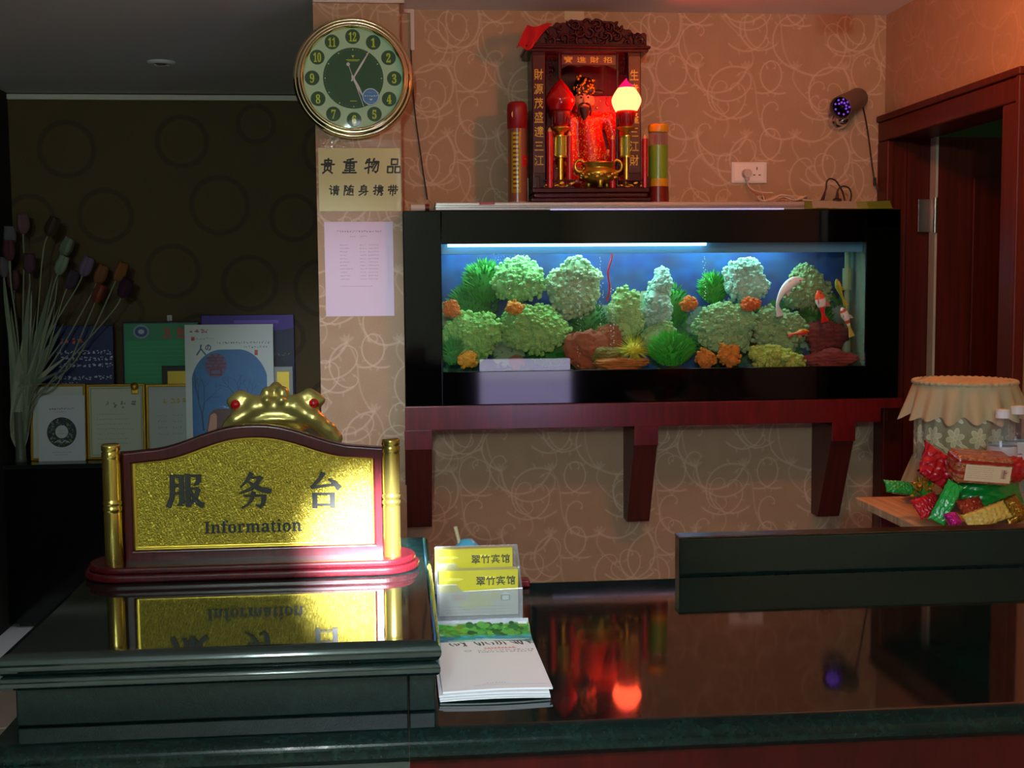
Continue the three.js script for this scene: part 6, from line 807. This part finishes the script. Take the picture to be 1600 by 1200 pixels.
const foil = (hex, o = {}) => std(hex, 0.22, { clearcoat: 0.6, clearcoatRoughness: 0.15, side: THREE.DoubleSide, ...o }), print1 = (draw) => picture(512, 512, draw);
{
  const PIE = Math.PI;
  const loaf = thing('bread_loaf', 'packaged sliced bread in red and clear wrapper with white label', 'bread', [0, 0, 0]), c = at(1530, 729, -2.368); loaf.position.set(c.x, c.y, -2.368); loaf.rotation.set(0.16, -0.12, -0.06);
  const crust = print1((g, w, h) => { g.fillStyle = '#a2623c'; g.fillRect(0, 0, w, h); for (let i = 0; i < 900; i++) { const q = rnd(); g.fillStyle = q < 0.4 ? 'rgba(96,44,22,0.4)' : q < 0.8 ? 'rgba(206,150,96,0.45)' : 'rgba(232,196,140,0.5)'; g.beginPath(); g.ellipse(rnd(w), rnd(h), rnd(4, 22), rnd(2, 8), rnd(-0.4, 0.4), 0, 7); g.fill(); } for (let i = 0; i < 5; i++) { g.fillStyle = 'rgba(150,22,20,0.8)'; g.fillRect(0, 10 + i * 104, w, 26); dashes(g, 30, 52 + i * 104, 300, 30, 'rgba(120,30,20,0.7)'); } });
  mesh('wrapper', metre(box(0.118, 0.058, 0.07, 0, 0, 0, 0.011)), std(0xffffff, 0.2, { map: tiled(crust, 8), clearcoat: 0.8, clearcoatRoughness: 0.15 }), loaf);
  const lab = picture(512, 200, (g, w, h) => { g.fillStyle = '#d6c49a'; g.fillRect(0, 0, w, h); for (let i = 0; i < 6; i++) { dashes(g, 24, 24 + i * 26, 150, 11, '#8a6a52'); dashes(g, 190, 24 + i * 26, 120, 11, '#8a6a52'); } for (let i = 0; i < 12; i++) { g.fillStyle = '#7a4038'; g.fillRect(400 + i * 5, 40, rnd(1, 4), 110); } }); mesh('label', new THREE.PlaneGeometry(0.092, 0.034).translate(0.006, -0.004, 0.0354), std(0xffffff, 0.4, { map: lab }), loaf);
  mesh('red_end', [bag(0.05, 0.07, 0.05, 0.006, 2.2).rotateY(PIE / 2).translate(0.064, 0, 0.002)], foil(0xa00c16), loaf);
  snack('snack_bag', 'crumpled shiny red bag leaning at the left of the bread', 'bag', 1464, 729, -2.405, 0.072, 0.098, 0.034, foil(0xb3101e), [1.15, 0.3, -0.55], 0.009, 1.7, 1);
  snack('snack_bag', 'large shiny green bag under the bread loaf', 'bag', 1548, 776, -2.395, 0.075, 0.15, 0.05, foil(0x0c8a30), [0.9, 0.05, -0.06], 0.006, 1.2, 1);
  snack('snack_bag', 'narrow green foil sachet standing askew before the red bag', 'sachet', 1478, 785, -2.345, 0.034, 0.095, 0.018, foil(0x18a83c), [1.3, 0.1, 1.05], 0.003, 2.1, 1);
  snack('snack_bag', 'leaf green wrapped sweet at the left end of the pile', 'sweet', 1407, 762, -2.47, 0.03, 0.078, 0.022, foil(0x169a3c), [0.9, 0.2, -0.16], 0.004, 2.8, 1);
  const rib = thing('gift_bow', 'golden and green crinkled foil bow left of the red bag', 'bow', at(1440, 766, -2.44).toArray()); { const l = []; for (let i = 0; i < 34; i++) { const a = rnd(6.3), e = rnd(-0.6, 1.3), L = rnd(0.02, 0.036); const q = V(Math.cos(a) * Math.cos(e), Math.sin(e), Math.sin(a) * Math.cos(e)); l.push(new ParametricGeometry((u, v, p) => { p.copy(q).multiplyScalar(L * v).add(V((u - 0.5) * 0.007, 0.007 * Math.sin(v * 5 + i), 0.004 * Math.sin(v * 7 + u * 3))); }, 2, 8)); } mesh('strips', l.slice(0, 22), std(0xc9a83c, 0.22, { metalness: 0.7, side: THREE.DoubleSide }), rib); mesh('strips', l.slice(22), foil(0x1c8a34), rib); rib.position.y = Math.max(rib.position.y, PH + 0.03); }
  snack('snack_bag', 'small flat red packet lying under the golden bow', 'packet', 1450, 790, -2.40, 0.045, 0.062, 0.018, foil(0xc01420), [1.0, 0.2, 0.25], 0.004, 3.1, 1);
  snack('snack_bag', 'red and copper foil packet beside the green sachet', 'packet', 1518, 793, -2.345, 0.042, 0.062, 0.028, std(0xb04428, 0.25, { metalness: 0.5, side: THREE.DoubleSide }), [1.0, 0.3, 0.1], 0.006, 1.9, 1);
  snack('snack_bag', 'pale yellow printed bag lying lowest in front of the pile', 'bag', 1542, 806, -2.30, 0.038, 0.1, 0.022, foil(0xc4b050), [1.0, 0.1, 0.28], 0.004, 2.4, 1);
  snack('snack_bag', 'dark and golden foil packet at the right end below the bottles', 'packet', 1582, 797, -2.33, 0.055, 0.055, 0.034, std(0xa8842c, 0.25, { metalness: 0.7, side: THREE.DoubleSide }), [1.0, 0.2, 0.3], 0.007, 1.3, 1);
  snack('snack_bag', 'small magenta foil sweet in front of the green sachet', 'sweet', 1489, 811, -2.29, 0.028, 0.032, 0.022, std(0xc42a8a, 0.2, { metalness: 0.6, side: THREE.DoubleSide }), [0.8, 0.5, 0], 0.004, 2.9, 1);
}
{ // little things at the counter's clerk side behind the card holder
  const p = at(730, 850, -1.435), t = thing('blue_lid', 'light blue round lid with pale stick behind the card holder', 'lid', [p.x, LOW + 0.0005, -1.435]), H = p.y - LOW;
  mesh('pot', lathe([[0, 0.001], [0.013, 0.001], [0.014, H * 0.5], [0.0125, H * 0.92], [0, H * 0.93]]), std(0xd6dad8, 0.4), t); mesh('lid', lathe([[0, H * 1.0 + 0.006], [0.007, H + 0.005], [0.0135, H * 0.97], [0.0145, H * 0.9], [0, H * 0.89]]), std(0x58b4d8, 0.35), t); mesh('stick', tube([[-0.008, H * 0.9, 0], [-0.0115, H + 0.01, 0], [-0.014, H + 0.021, 0]], 0.0024, 10, 8), std(0xc8b890, 0.6), t);
  const q = at(823, 904, -1.47), d = thing('red_box', 'tiny dark red box at the counter edge right of the holder', 'box', [q.x - 0.012, LOW + 0.0005, -1.468]); mesh('box', box(0.03, q.y - LOW, 0.02, 0, (q.y - LOW) / 2, 0, 0.002), std(0x7a1018, 0.4), d);
}
renderer.render(scene, camera);
